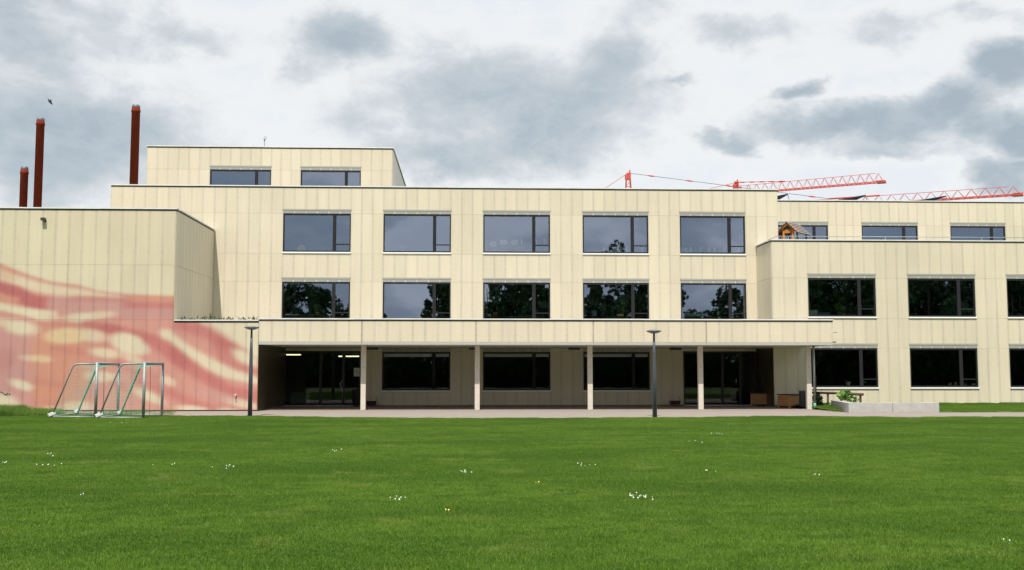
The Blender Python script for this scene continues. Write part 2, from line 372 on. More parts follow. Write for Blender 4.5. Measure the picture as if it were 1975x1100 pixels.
# ---- print on the hall wall: soft red, orange and pale shapes, colours of the ink itself
C = dict(cream=(226, 211, 172), salmon=(211, 149, 128), red=(197, 119, 107), deep=(188, 106, 99), pink=(206, 157, 139), mauve=(200, 150, 138),
         orange=(213, 149, 115), yellow=(229, 199, 148), pale=(227, 206, 166))
INKS = {k: np.array(srgb(*v)) / np.array(srgb(*C['cream'])) * np.array(A_CREAM) * np.array((.94, .93, .885)) for k, v in C.items()}
def smooth(t): t = np.clip(t, 0, 1); return t * t * (3 - 2 * t)
def mural(px, py):
    colr = np.tile(INKS['cream'], (len(px), 1))
    def blend(a, ink):
        nonlocal colr
        colr = colr * (1 - a[:, None]) + INKS[ink] * a[:, None]
    def ell(cx, cy, rx, ry, ang=0, ink='cream', al=.95, soft=.55):
        c, s_ = math.cos(R(ang)), math.sin(R(ang)); dx, dy = px - cx, py - cy
        q = np.sqrt(((dx * c + dy * s_) / rx) ** 2 + ((-dx * s_ + dy * c) / ry) ** 2)
        blend(al * smooth((1 + soft - q) / (2 * soft)), ink)
    def band(pts, hw, ink, al=.9, soft=7.0):
        best = np.full(len(px), 1e9)
        for i in range(len(pts) - 1):
            (x0, y0), (x1, y1) = pts[i], pts[i + 1]; h0, h1 = (hw[i], hw[i + 1]) if isinstance(hw, (list, tuple)) else (hw, hw)
            t = np.clip(((px - x0) * (x1 - x0) + (py - y0) * (y1 - y0)) / ((x1 - x0) ** 2 + (y1 - y0) ** 2), 0, 1)
            best = np.minimum(best, np.hypot(px - x0 - t * (x1 - x0), py - y0 - t * (y1 - y0)) - (h0 + t * (h1 - h0)))
        blend(al * smooth((soft * 1.25 - best) / (2.5 * soft)), ink)
    up = np.interp(px, [-250, -120, 0, 60, 100, 150, 190, 245, 338, 352, 375, 395, 440, 470, 497, 520],
                   [470, 488, 506, 529, 541, 547, 559, 565, 569, 590, 613, 628, 655, 672, 688, 700])
    blend(.97 * smooth((py - up + 2) / 9), 'salmon')
    lower = py > 616.5
    # upper sheets
    band([(-200, 510), (0, 530), (25, 538), (70, 553), (110, 561), (160, 565), (205, 570), (235, 573)], [12, 11, 9, 10, 10, 7, 3, 1], 'pale', .95, 5)
    ell(5, 527, 28, 13, 15, 'orange', .35)
    band([(-200, 530), (0, 553), (30, 566), (60, 581), (92, 588)], [10, 9, 14, 14, 13], 'deep', .95, 5)
    band([(92, 587), (115, 590), (150, 577), (250, 580)], [12, 10, 4, 4], 'red', .75, 5)
    band([(105, 590), (150, 594), (245, 598)], [14, 12, 12], 'pink', .75, 6)
    band([(-200, 548), (0, 574), (35, 578)], [8, 7, 3], 'orange', .9, 5)
    band([(-200, 565), (0, 592), (35, 600), (70, 606), (104, 608)], [9, 8, 8, 9, 8], 'cream', .95, 4)
    ell(92, 614, 26, 6, 0, 'cream', .9)
    ell(152, 613, 30, 9, -2, 'cream', .95); ell(190, 608, 34, 7, -4, 'pale', .8)
    band([(245, 589), (345, 590)], [8, 6], 'red', .75, 5); band([(245, 575), (345, 577)], 4, 'orange', .8, 4); band([(248, 604), (345, 605)], 8, 'mauve', .7, 6)
    band([(0, 604), (45, 613), (65, 617)], [5, 4, 3], 'salmon', .8, 4)
    # lower sheets
    ell(20, 720, 60, 80, 0, 'mauve', .55); ell(5, 695, 28, 22, 0, 'red', .55)
    ell(112, 720, 62, 105, 0, 'orange', .7, .3)
    band([(70, 625), (110, 626), (150, 630)], 5, 'red', .35, 6); band([(100, 672), (160, 680), (210, 668)], 6, 'red', .4, 7)
    band([(70, 735), (120, 745)], 6, 'red', .4, 7); band([(70, 775), (120, 778)], 6, 'red', .3, 7); band([(15, 715), (60, 722)], 6, 'mauve', .5, 8)
    ell(40, 632, 32, 14, 8, 'cream'); ell(8, 622, 20, 8, 8, 'pale', .7)
    band([(165, 625), (212, 636), (250, 642), (300, 655)], [6, 10, 9, 8], 'red', .85, 6); ell(213, 634, 22, 9, 8, 'deep', .7)
    ell(130, 648, 44, 15, -2, 'yellow', .95, .35); ell(180, 648, 26, 11, 8, 'pale', .85)
    ell(250, 664, 38, 19, 18, 'cream', .97, .3); ell(204, 681, 30, 9, 8, 'pale', .95)
    ell(80, 692, 20, 7, 6, 'yellow', .8); ell(54, 691, 18, 6, 6, 'pale', .6)
    ell(42, 743, 24, 9, 18, 'cream', .95); ell(80, 757, 16, 9, 8, 'orange', .9); ell(8, 775, 28, 14, 10, 'cream', .95); ell(34, 790, 26, 8, 6, 'pale', .8)
    ell(96, 790, 20, 6, 0, 'pale', .6); ell(196, 727, 30, 10, 6, 'cream', .9); ell(150, 786, 30, 11, 0, 'cream', .75); ell(170, 760, 26, 10, 10, 'mauve', .4)
    ell(258, 693, 20, 8, 20, 'pale', .8); ell(236, 745, 30, 8, 18, 'red', .5)
    band([(225, 700), (260, 715), (300, 728)], 8, 'red', .5, 8)
    band([(345, 628), (400, 640), (470, 682)], [8, 14, 8], 'red', .8, 8); ell(430, 672, 26, 16, 35, 'deep', .5)
    ell(322, 646, 15, 10, 25, 'cream', .85)
    band([(336, 655), (365, 680), (400, 702), (440, 720), (500, 737)], [7, 11, 13, 11, 8], 'cream', .95, 6)
    band([(285, 655), (318, 672), (350, 697), (392, 724), (440, 752), (500, 768)], [9, 14, 15, 13, 11, 12], 'red', .85, 7); ell(345, 690, 26, 13, 38, 'deep', .55)
    ell(474, 690, 27, 11, 28, 'cream', .95); band([(425, 690), (460, 708), (500, 720)], [5, 6, 5], 'red', .6, 6)
    band([(440, 736), (500, 748)], 5, 'salmon', .7, 5)
    ell(325, 735, 15, 8, 25, 'pale', .8); ell(286, 764, 32, 9, 24, 'cream', .85)
    band([(270, 735), (330, 758), (375, 780), (425, 794)], [7, 8, 9, 7], 'red', .7, 7)
    ell(372, 790, 32, 7, 6, 'cream', .9); ell(466, 778, 34, 7, 14, 'cream', .85); ell(440, 793, 22, 5, 5, 'cream', .8); ell(420, 763, 45, 8, 14, 'pink', .6)
    # each printed sheet came out a little different
    shift = np.where(lower & (px < 63.5), 1.0, np.where(~lower & (px > 91.5) & (px < 245), .8, 0.0))
    pinkish = np.clip((colr[:, 0] - colr[:, 1] - .08) / .15, 0, 1) * shift * .35
    colr = colr * (1 - pinkish[:, None]) + INKS['mauve'] * pinkish[:, None]
    return colr

# ------------------------------------------------------------------ facade sheets
_pm = {}
def panel(root, x, y, ang, w, z0, z1, printed=False, dark=False):
    h = z1 - z0; key = (round(w, 3), round(h, 3), dark)
    if not printed and key in _pm: me = _pm[key]
    else:
        if printed: nx, nz = 7, max(2, int(h / .085))
        else: nx, nz = 1, 1
        vs = [(w * i / nx, -PT / 2, h * j / nz) for j in range(nz + 1) for i in range(nx + 1)]
        fs = [(j * (nx + 1) + i, j * (nx + 1) + i + 1, (j + 1) * (nx + 1) + i + 1, (j + 1) * (nx + 1) + i) for j in range(nz) for i in range(nx)]
        uvs = [(v[0] / w, v[2] / h) for v in vs]; b = len(vs)
        vs += [(0, -PT / 2, 0), (w, -PT / 2, 0), (w, -PT / 2, h), (0, -PT / 2, h), (0, PT / 2, 0), (w, PT / 2, 0), (w, PT / 2, h), (0, PT / 2, h)]
        uvs += [(.5, .5)] * 8
        fs += [tuple(b + k for k in f) for f in ((0, 4, 5, 1), (1, 5, 6, 2), (2, 6, 7, 3), (3, 7, 4, 0))]
        me = bpy.data.meshes.new('panel'); me.from_pydata(vs, [], fs); me.update()
        ul = me.uv_layers.new(name='UVMap'); vi = np.empty(len(me.loops), dtype=np.int32); me.loops.foreach_get('vertex_index', vi)
        ul.data.foreach_set('uv', np.array(uvs)[vi].ravel())
        if printed:
            p = np.array([proj(x + v[0], y, z0 + v[2]) for v in vs]); c = mural(p[:, 0], p[:, 1])
            at_ = me.color_attributes.new('paint', 'FLOAT_COLOR', 'POINT'); at_.data.foreach_set('color', np.hstack([c, np.ones((len(c), 1))]).ravel())
            me.materials.append(MURAL)
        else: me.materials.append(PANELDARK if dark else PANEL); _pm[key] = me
    o = bpy.data.objects.new('panel', me); o.rotation_euler = (0, 0, ang)
    return link(o, root, (x, y, z0))

def columns(x0, x1, n=None):
    n = n or max(1, round((x1 - x0) / .58)); return [x0 + (x1 - x0) * i / n for i in range(n + 1)]
def sheet_grid(root, xs, zs, Y, printed=False, off=0):
    for j in range(len(zs) - 1):
        for i in range(len(xs) - 1):
            g0 = .0011 if (i + off) % 3 == 0 else .0004; g1 = .0011 if (i + 1 + off) % 3 == 0 else .0004
            panel(root, xs[i] + g0, Y, 0, xs[i + 1] - xs[i] - g0 - g1, zs[j] + .003, zs[j + 1] - .003, printed)
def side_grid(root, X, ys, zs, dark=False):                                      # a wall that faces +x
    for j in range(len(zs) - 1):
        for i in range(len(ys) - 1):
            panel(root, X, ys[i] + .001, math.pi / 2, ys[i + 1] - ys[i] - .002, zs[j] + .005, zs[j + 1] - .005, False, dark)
def side_grid_left(root, X, ys, zs):                                 # a wall that faces -x
    for j in range(len(zs) - 1):
        for i in range(len(ys) - 1):
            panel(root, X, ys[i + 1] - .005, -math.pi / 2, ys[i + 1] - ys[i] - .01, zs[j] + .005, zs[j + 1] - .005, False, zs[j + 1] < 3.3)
def coping(root, x0, x1, Y, z, depth=.35, seg=3.6):
    xs = columns(x0, x1, max(1, round((x1 - x0) / seg)))
    MB().box(x0 + .01, x1 - .01, Y + .004, Y + depth - .03, z - .115, z - .055).build('gap_shadow', SHADOWGAP, root)  # recessed strip coloured dark as the shadow under the coping
    for i in range(len(xs) - 1):
        MB().box(xs[i] + .003, xs[i + 1] - .003, Y - .055, Y + depth, z - .055 + .004 * (i % 2), z + .004 * (i % 2)).build('coping', COPE, root)
def coping_y(root, X, y0, y1, z, out=1, depth=.35):
    a, b = (X - depth, X + .055) if out > 0 else (X - .055, X + depth)
    MB().box(a, b, y0, y1, z - .053, z - .002).build('coping', COPE, root)
    a, b = (X - .2, X - .004) if out > 0 else (X + .004, X + .2)
    MB().box(a, b, y0 + .02, y1, z - .115, z - .055).build('gap_shadow', SHADOWGAP, root)  # same painted shadow strip below the side coping

LH = .235                                    # louvre box height
def window(root, x0, x1, z0, z1, Y, transom=True, blind=False, louvre=True, sill=True, mull=.735, low=False):
    x0 += .015; x1 -= .015; z0 += .01; yf = Y + .01; fw = .075
    m = MB(); m.box(x0, x1, yf, yf + .12, z1 - .085, z1); m.box(x0, x1, yf, yf + .12, z0, z0 + fw)
    m.box(x0, x0 + fw * .7, yf, yf + .12, z0 + fw, z1 - .085); m.box(x1 - fw * .7, x1, yf, yf + .12, z0 + fw, z1 - .085)
    wo = m.build('window', FRAME, root)
    mx0 = x0 + (x1 - x0) * mull; mx1 = mx0 + .17
    MB().box(mx0, mx1, yf + .004, yf + .115, z0 + fw, z1 - .085).build('mullion', MULL, wo)
    MB().add([(x0 + .053, yf + .05, z0 + fw), (mx0, yf + .05, z0 + fw), (mx0, yf + .05, z1 - .085), (x0 + .053, yf + .05, z1 - .085)], [(0, 1, 2, 3)]).build('pane', GLASSLOW if low or z1 < 3.5 else GLASS, wo)
    MB().add([(mx1, yf + .055, z0 + fw), (x1 - .053, yf + .055, z0 + fw), (x1 - .053, yf + .055, z1 - .085), (mx1, yf + .055, z1 - .085)], [(0, 1, 2, 3)]).build('pane', GLASSLOW if low or z1 < 3.5 else GLASS, wo)
    if transom:
        zt = z0 + .19 * (z1 - z0); MB().box(mx1, x1 - .053, yf + .02, yf + .045, zt, zt + .055).build('transom', FRAME, wo)
    if sill:
        MB().box(x0 - .03, x1 + .03, Y - .075, Y + .12, z0 - .075, z0 - .004).build('sill', SILL, wo)
    if louvre:
        MB().box(x0 + .02, x1 - .02, Y + .015, Y + .1, z1 + .02, z1 + LH - .02).build('blind_box', SHADOWGAP, wo)
        MB().box(x0 - .05, x1 + .05, Y - .034, Y + .03, z1 + LH - .075, z1 + LH + .0).build('box_rail', LOUV, wo)
        for i in range(6):
            a = x0 - .04 + (x1 - x0 + .08) * i / 6; b = x0 - .04 + (x1 - x0 + .08) * (i + 1) / 6
            mb = MB()
            for k in range(4): zz = z1 + .006 + k * .038; mb.box(a + .028, b - .028, Y - .022, Y + .012, zz, zz + .033)
            mb.build('louvre', LOUV, wo)
        MB().box(x0 - .05, x1 + .05, Y - .008, Y + .014, z1 + .001, z1 + .158).build('box_back', LOUVB, wo)
    if blind:
        MB().box(x0 + .06, mx0 - .01, yf + .10, yf + .112, z1 - .26, z1 - .10).build('blind', WHITE, wo)
        MB().box(mx1 + .01, x1 - .06, yf + .10, yf + .112, z1 - .26, z1 - .10).build('blind', WHITE, wo)
    return wo

def facade(root, Y, z0, z1, groups, rows, off=0, **kw):
    """groups: ('pier', x0, x1) or ('win', x0, x1, [(wz0, wz1), ...]) from left to right"""
    core = MB()
    for gi, g in enumerate(groups):
        a, b = g[1], g[2]
        if g[0] == 'pier':
            sheet_grid(root, columns(a, b), [z0] + [r for r in rows if z0 + .1 < r < z1 - .1] + [z1], Y, off=off + gi)
            core.box(a, b, Y + .035, Y + .33, z0, z1)
        else:
            segs = []; lo = z0
            for (w0, w1) in sorted(g[3]):
                if w0 - .07 > lo: segs.append((lo, w0 - .07))
                window(root, a, b, w0, w1, Y, **kw); lo = w1 + (LH if kw.get('louvre', True) else 0.0)
            if lo < z1: segs.append((lo, z1))
            for (s0, s1) in segs:
                sheet_grid(root, columns(a, b, 6), [s0, s1], Y, off=off + gi)
                core.box(a, b, Y + .105, Y + .33, s0 - (.07 if s0 > z0 else 0), s1)
    core.build('wall', CORE, root)

# ------------------------------------------------------------------ ground
tag(MB().add([(-900, -500, -.03), (900, -500, -.03), (900, 1400, -.03), (-900, 1400, -.03)], [(0, 1, 2, 3)]).build('ground', SOIL), kind='structure')
lawn_edge_px = [(-250, 800), (60, 800), (160, 801), (230, 802), (330, 802.5), (420, 803), (500, 803.5), (700, 806), (900, 807.5), (1100, 807), (1300, 805.5), (1500, 803.5),
                (1640, 804), (1760, 806), (1850, 804.5), (2150, 805)]
edge = [ground(px, py) for px, py in lawn_edge_px]
ex = [p.x for p in edge]; ey = [p.y for p in edge]
def edge_y(x): return float(np.interp(x, ex, ey)) + .10 * math.sin(x * .9) * math.sin(x * .37 + 1) + .05 * math.sin(x * 5.3) * math.sin(x * 2.1 + .6) + .03 * math.sin(x * 13.0)
pth = MB(); xs = np.linspace(-34, 36, 701)
vs = [(x, edge_y(x) - .25, .004) for x in xs] + [(x, YM + .3, .004) for x in xs]; n = len(xs)
pth.add(vs, [(i, i + 1, n + i + 1, n + i) for i in range(n - 1)])
tag(pth.build('path', PATHM), kind='structure')

def blade_patch(name, size, nb, hmin, hmax, width, material):
    vs, fs = [], []
    for _ in range(nb):
        x, y = rng.uniform(-size / 2, size / 2, 2); h = rng.uniform(hmin, hmax); a = rng.uniform(0, 6.283); lean = rng.normal(0, .45) * h; la = rng.uniform(0, 6.283)
        w = width * rng.uniform(.7, 1.3); dx, dy = math.cos(a) * w, math.sin(a) * w; lx, ly = math.cos(la) * lean, math.sin(la) * lean; b = len(vs)
        vs += [(x - dx, y - dy, -.01), (x + dx, y + dy, -.01), (x + dx * .7 + lx * .4, y + dy * .7 + ly * .4, h * .6), (x - dx * .7 + lx * .4, y - dy * .7 + ly * .4, h * .6), (x + lx, y + ly, h)]
        fs += [(b, b + 1, b + 2, b + 3), (b + 3, b + 2, b + 4)]
    me = bpy.data.meshes.new(name); me.from_pydata(vs, [], fs); me.update(); me.materials.append(material)
    return bpy.data.objects.new(name, me)
def scatter(name, points, sources, smin, smax, label, cat):
    me = bpy.data.meshes.new(name); me.from_pydata([tuple(p) for p in points], [], []); me.update()
    o = link(bpy.data.objects.new(name, me), None, (0, 0, 0)); tag(o, label, cat, kind='stuff')
    ng = bpy.data.node_groups.new(name, 'GeometryNodeTree'); ng.interface.new_socket('Geometry', in_out='INPUT', socket_type='NodeSocketGeometry')
    ng.interface.new_socket('Geometry', in_out='OUTPUT', socket_type='NodeSocketGeometry')
    N, L = ng.nodes, ng.links; gi = N.new('NodeGroupInput'); go = N.new('NodeGroupOutput'); ip = N.new('GeometryNodeInstanceOnPoints'); jn = N.new('GeometryNodeJoinGeometry')
    for s_ in sources:
        oi = N.new('GeometryNodeObjectInfo'); oi.inputs['Object'].default_value = s_; oi.inputs['As Instance'].default_value = True; L.new(oi.outputs['Geometry'], jn.inputs[0])
    L.new(gi.outputs[0], ip.inputs['Points']); L.new(jn.outputs[0], ip.inputs['Instance']); ip.inputs['Pick Instance'].default_value = True
    ri = N.new('FunctionNodeRandomValue'); ri.data_type = 'INT'; ri.inputs[4].default_value = 0; ri.inputs[5].default_value = len(sources) - 1; L.new(ri.outputs[2], ip.inputs['Instance Index'])
    rr = N.new('FunctionNodeRandomValue'); rr.data_type = 'FLOAT_VECTOR'; rr.inputs[0].default_value = (0, 0, 0); rr.inputs[1].default_value = (0, 0, 6.283); L.new(rr.outputs[0], ip.inputs['Rotation'])
    rs = N.new('FunctionNodeRandomValue'); rs.data_type = 'FLOAT'; rs.inputs[2].default_value = smin; rs.inputs[3].default_value = smax; rs.inputs['Seed'].default_value = 5
    L.new(rs.outputs[1], ip.inputs['Scale']); L.new(ip.outputs[0], go.inputs[0])
    md = o.modifiers.new('scatter', 'NODES'); md.node_group = ng
    return o
patches = [blade_patch('grass_patch', .62, 1500, .020, .046, .0031, GRASS) for _ in range(4)]
pts = []
sp = .44; y = 5.5
while y < 44:
    half = y * .56 + 3.5; x = y * .043 - half
    while x < y * .043 + half:
        jx, jy = x + rng.uniform(-.15, .15), y + rng.uniform(-.15, .15)
        if jy < edge_y(jx) - .22: pts.append((jx, jy, 0))
        x += sp
    y += sp
scatter('lawn_grass', pts, patches, .85, 1.2, 'mown green lawn in front of the school', 'grass')

tall = [blade_patch('tall_patch', .5, 240, .16, .42, .007, TALL) for _ in range(3)]
tp = []
for _ in range(420):
    px = rng.uniform(-160, 330); py = rng.uniform(795, 804); p = ground(px, py)
    lim = 1.0 if px < 45 else (.55 if px < 110 else .16)
    if rng.uniform() < lim and p.y < YF - .3: tp.append((p.x, p.y, -.03 if px < 45 else (-.16 if px < 110 else -.24)))
scatter('tall_grass', tp, tall, .8, 1.15, 'uncut taller grass along the foot of the printed wall', 'grass')
# small bank of grass in front of the right wing
bx0, bx1 = gx(1812, 45.3, 797), 40.0
bank = MB(); bank.add([(16.6, 45.55, .03), (bx1, 45.4, .03), (bx1, YR, .20), (16.0, YR, .20)], [(0, 1, 2, 3)])
bank.add([(16.6, 45.55, .0), (bx1, 45.4, .0), (bx1, 45.4, .03), (16.6, 45.55, .03)], [(0, 1, 2, 3)])
tag(bank.build('grass_bank', SOIL), kind='structure')
bp = []
for _ in range(900):
    x = rng.uniform(16.3, 36); t = rng.uniform(0.02, .98); bp.append((x, 45.6 + t * (YR - 45.7), .03 + .17 * t))
scatter('bank_grass', bp, patches, .9, 1.4, 'strip of grass between the path and the right wing', 'grass')

# ------------------------------------------------------------------ sports hall (left, printed sheets)
XH0, XH1, XH2 = -34.0, gx(338, YF, 500), gx(497, YF, 730)
ZH = gz(401.5, YF, 250); zh1, zh2 = gz(511, YF, 250), gz(617, YF, 250)
hall = thing('sports_hall', 'windowless cream hall at left with a red and pink swirling print on its sheets', 'building', (-20, YF, 0))
MB().box(XH0, XH1 - .03, YF + .035, YM + .3, 0, ZH - .13).build('wall', CORE, hall)
MB().box(XH1 - .03, XH2 - .03, YF + .035, YM + .02, 0, zh2 - .13).build('wall', CORE, hall)
hx = [XH1 - .594 * i for i in range(24)][::-1]
sheet_grid(hall, hx, [.06, zh2, zh1, ZH - .115], YF, True)
lx = columns(XH1, XH2); sheet_grid(hall, lx, [.06, zh2 - .115], YF, True, 1)
ysd = columns(YF + .02, YM - .03); side_grid(hall, XH1, ysd, [zh2 - .2, zh1, ZH - .115])
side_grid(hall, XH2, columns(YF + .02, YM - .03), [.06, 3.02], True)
coping(hall, hx[0], XH1 + .05, YF - .02, ZH); coping_y(hall, XH1 + .02, YF + .36, YM - .06, ZH)
coping(hall, XH1 + .03, XH2, YF - .02, zh2 + .01, .4, 4.2)
MB().box(XH0, XH1 - .3, YF + .3, YM + 9, ZH - .35, ZH - .16).build('roof', ROOFM, hall)
MB().box(XH1, XH2, YF + .36, YM, zh2 - .35, zh2 - .12).build('roof', ROOFM, hall)
MB().box(XH0, XH2 + .0, YF - .004, YF + .03, .0, .05).build('plinth', SHADOWGAP, hall)

# weeds on the low roof
wd = MB(); r2 = random.Random(3)
for _ in range(70):
    px = r2.uniform(352, 500); Yw = YF + r2.uniform(.5, 2.2); x = gx(px, Yw, 612)
    if x > XH2 - .1: continue
    h = r2.uniform(.05, .24) * (1.5 if 375 < px < 415 else 1.0); z = zh2 - .12
    top = Vector((x + r2.uniform(-.12, .12), Yw, z + .12 + h)); wd.tube([(x, Yw, z), top], .004, 3)
    for k in range(6):
        t = r2.uniform(.3, 1); p = Vector((x, Yw, z)).lerp(top, t); wd.leaves(p, (.05, .05, .04), 2, .07, r2)
tag(wd.build('roof_weeds', LEAFD), 'straggly green weeds on the low roof behind its metal edge', 'plants', kind='stuff')

# ------------------------------------------------------------------ main classroom block
XM0, XM1 = gx(213, YM, 400), gx(1500, YM, 420)
ZM = gz(361, YM, 900)
main = thing('classroom_block', 'long cream three storey school block with five wide windows on each floor', 'building', (2, YM, 0))
wx = [(545, 676), (739, 869.5), (932, 1061), (1124, 1251), (1312, 1438)]
WX = [(gx(a, YM, 500), gx(b, YM, 500)) for a, b in wx]
z3, z3s = gz(414, YM), gz(488, YM); z2 = gz(545, YM); z2s = 4.42
z1, z1s = gz(679, YM), gz(753.5, YM)
grp = []; x = XM0
for a, b in WX: grp.append(('pier', x, a)); grp.append(('win', a, b, [(z2s, z2), (z3s, z3)])); x = b
grp.append(('pier', x, XM1))
facade(main, YM, 3.02, ZM - .115, grp, [4.3, z2, z3s - .08, z3], 0)
coping(main, XM0, XM1 + .04, YM - .02, ZM, .4, 4.4)
# ground floor behind the canopy
XC = gx(1461, YM, 700)                          # where the right wing's flank meets this wall
dl, dr = gx(544, YM, 730), gx(695, YM, 730); el, er = gx(1318, YM, 730), XC - .06
gf = [('pier', WX[1][0] - .0, WX[1][0])]
grp = [('pier', XH2 + .03, dl)] if dl - XH2 > .25 else []
grp0 = []
x = dr
for k in (1, 2, 3):
    grp0.append(('pier', x, WX[k][0])); grp0.append(('win', WX[k][0], WX[k][1], [(z1s, z1)])); x = WX[k][1]
grp0.append(('pier', x, el))
facade(main, YM, .03, 3.0, grp0, [z1], 1, blind=True, transom=False)
MB().box(XH2, dl, YM + .02, YM + .3, .03, 3.0).build('wall', CORE, main)
dz = gz(677.5, YM)
for a, b in ((XH2 + .02, dr), (el, er)):
    sheet_grid(main, columns(a, b), [dz, 3.0], YM); MB().box(a, b, YM + .035, YM + .33, dz + .1, 3.0).build('wall', CORE, main)
def entrance(a, b, posts, label, narrow):
    m = MB(); m.box(a, b, YM + .02, YM + .14, dz - .1, dz); m.box(a, b, YM + .02, YM + .14, .02, .09); m.box(a, a + .08, YM + .02, YM + .14, .09, dz - .1); m.box(b - .08, b, YM + .02, YM + .14, .09, dz - .1)
    e = tag(m.build('entrance_door', FRAME, main), label)
    xs_ = [a + .08] + posts + [b - .08]
    for p in posts: MB().box(p - .07, p + .07, YM + .022, YM + .138, .09, dz - .1).build('mullion', FRAME, e)
    for i in range(len(xs_) - 1):
        pa, pb = xs_[i] + (.07 if i else 0), xs_[i + 1] - (.07 if i < len(xs_) - 2 else 0)
        MB().add([(pa, YM + .08, .09), (pb, YM + .08, .09), (pb, YM + .08, dz - .1), (pa, YM + .08, dz - .1)], [(0, 1, 2, 3)]).build('pane', GLASSLOW, e)
    MB().box(a, b, YM - .06, YM + .02, .006, .035).build('threshold', SILL, e)
    return e
P_ = lambda px: gx(px, YM, 730)
e1 = entrance(dl, dr, [P_(618), P_(662)], 'black glazed left entrance doors', True)
e2 = entrance(el, er, [P_(1394), P_(1428)], 'black glazed right entrance doors', False)
hp = [at(661, 733, YM - .06), at(655.5, 740.5, YM - .06), at(661, 754, YM - .06), at(660.5, 777, YM - .06)]
MB().tube([(p[0], YM - .06, p[1]) for p in hp], .018, 6).build('pull_handle', DOORSTEEL, e1)
q0, q1 = at(622, 772.5, YM - .03), at(659, 773.5, YM - .03); MB().tube([(q0[0], YM - .03, q0[1]), (q1[0], YM - .03, q1[1])], .02, 6).build('push_bar', DOORSTEEL, e1)
q0, q1 = at(1420, 742, YM - .03), at(1420, 730, YM - .03); MB().tube([(q0[0], YM - .03, q0[1]), (q1[0], YM - .03, q1[1])], .02, 6).build('pull_handle', DOORSTEEL, e2)
# rooms
DEP = 8.0
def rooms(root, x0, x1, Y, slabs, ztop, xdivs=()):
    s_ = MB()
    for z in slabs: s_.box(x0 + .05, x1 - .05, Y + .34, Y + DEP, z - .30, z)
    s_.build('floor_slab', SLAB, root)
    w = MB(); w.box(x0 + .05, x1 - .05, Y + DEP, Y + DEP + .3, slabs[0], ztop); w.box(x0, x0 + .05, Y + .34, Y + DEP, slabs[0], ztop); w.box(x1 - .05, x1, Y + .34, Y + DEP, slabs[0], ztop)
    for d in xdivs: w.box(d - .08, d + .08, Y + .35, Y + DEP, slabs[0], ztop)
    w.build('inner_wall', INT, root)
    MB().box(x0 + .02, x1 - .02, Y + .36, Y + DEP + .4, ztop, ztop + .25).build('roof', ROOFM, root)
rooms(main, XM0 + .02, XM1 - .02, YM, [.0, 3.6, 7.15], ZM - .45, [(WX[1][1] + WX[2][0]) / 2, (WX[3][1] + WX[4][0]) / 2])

# ------------------------------------------------------------------ penthouse
XP0, XP1 = gx(283, YP, 320), gx(757, YP, 320); ZP = gz(283, YP, 520)
pent = thing('rooftop_storey', 'set back cream top storey with two wide windows on the roof', 'building', ((XP0 + XP1) / 2, YP, ZM - .2))
pw = [(gx(405, YP, 340), gx(523, YP, 340)), (gx(580, YP, 340), gx(696, YP, 340))]; zp1 = gz(328, YP, 520); zp0 = zp1 - 1.98
facade(pent, YP, ZM - .2, ZP - .115, [('pier', XP0, pw[0][0]), ('win', *pw[0], [(zp0, zp1)]), ('pier', pw[0][1], pw[1][0]), ('win', *pw[1], [(zp0, zp1)]), ('pier', pw[1][1], XP1)], [zp1], 0)
coping(pent, XP0, XP1 + .05, YP - .02, ZP)
side_grid(pent, XP1, columns(YP + .02, YP + 14), [ZM - .2, zp1, ZP - .115]); coping_y(pent, XP1 + .02, YP + .34, YP + 14, ZP)
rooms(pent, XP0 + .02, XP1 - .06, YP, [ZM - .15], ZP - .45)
MB().box(XP1 - .06, XP1 - .025, YP + .34, YP + 14, ZM - .2, ZP - .13).build('wall', CORE, pent)

# ------------------------------------------------------------------ right wing
XR0, XR1 = gx(1490, YR, 600), 34.0
ZR = gz(463, YR, 1700); zr2, zr2s = gz(537, YR, 1700), gz(611.5, YR, 1700); zr1, zr1s = gz(672, YR, 1750), gz(747.5, YR, 1750)
wing = thing('classroom_wing', 'cream right wing with two rows of wide dark windows and a roof terrace', 'building', (24, YR, 0))
rwx = [(1559, 1690), (1752, 1882), (1943, 2073), (2134, 2264)]; RW = [(gx(a, YR, 600), gx(b, YR, 600)) for a, b in rwx]
grp = []; x = XR0
for a, b in RW:
    if b > XR1 - .3: break
    grp.append(('pier', x, a)); grp.append(('win', a, b, [(zr1s, zr1), (zr2s, zr2)])); x = b
grp.append(('pier', x, XR1))
facade(wing, YR, .10, ZR - .115, grp, [zr1, zr2s - .075, zr2], 1)
coping(wing, XR0 - .05, XR1, YR - .02, ZR, .5, 5.0)
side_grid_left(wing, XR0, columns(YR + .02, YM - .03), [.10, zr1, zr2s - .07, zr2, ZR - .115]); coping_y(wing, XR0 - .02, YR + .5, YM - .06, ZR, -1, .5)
MB().box(XR0 + .03, XR0 + .3, YR + .05, YM + 2, 0, ZR - .13).build('wall', CORE, wing)
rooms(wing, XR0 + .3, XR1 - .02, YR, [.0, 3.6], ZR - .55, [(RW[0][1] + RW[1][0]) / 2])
MB().box(XM1 + .05, XR1, YR + DEP + .3, YB, ZR - .55, ZR - .35).build('roof', ROOFM, wing)
ty, tz = gz(487, YR, 1492), 0

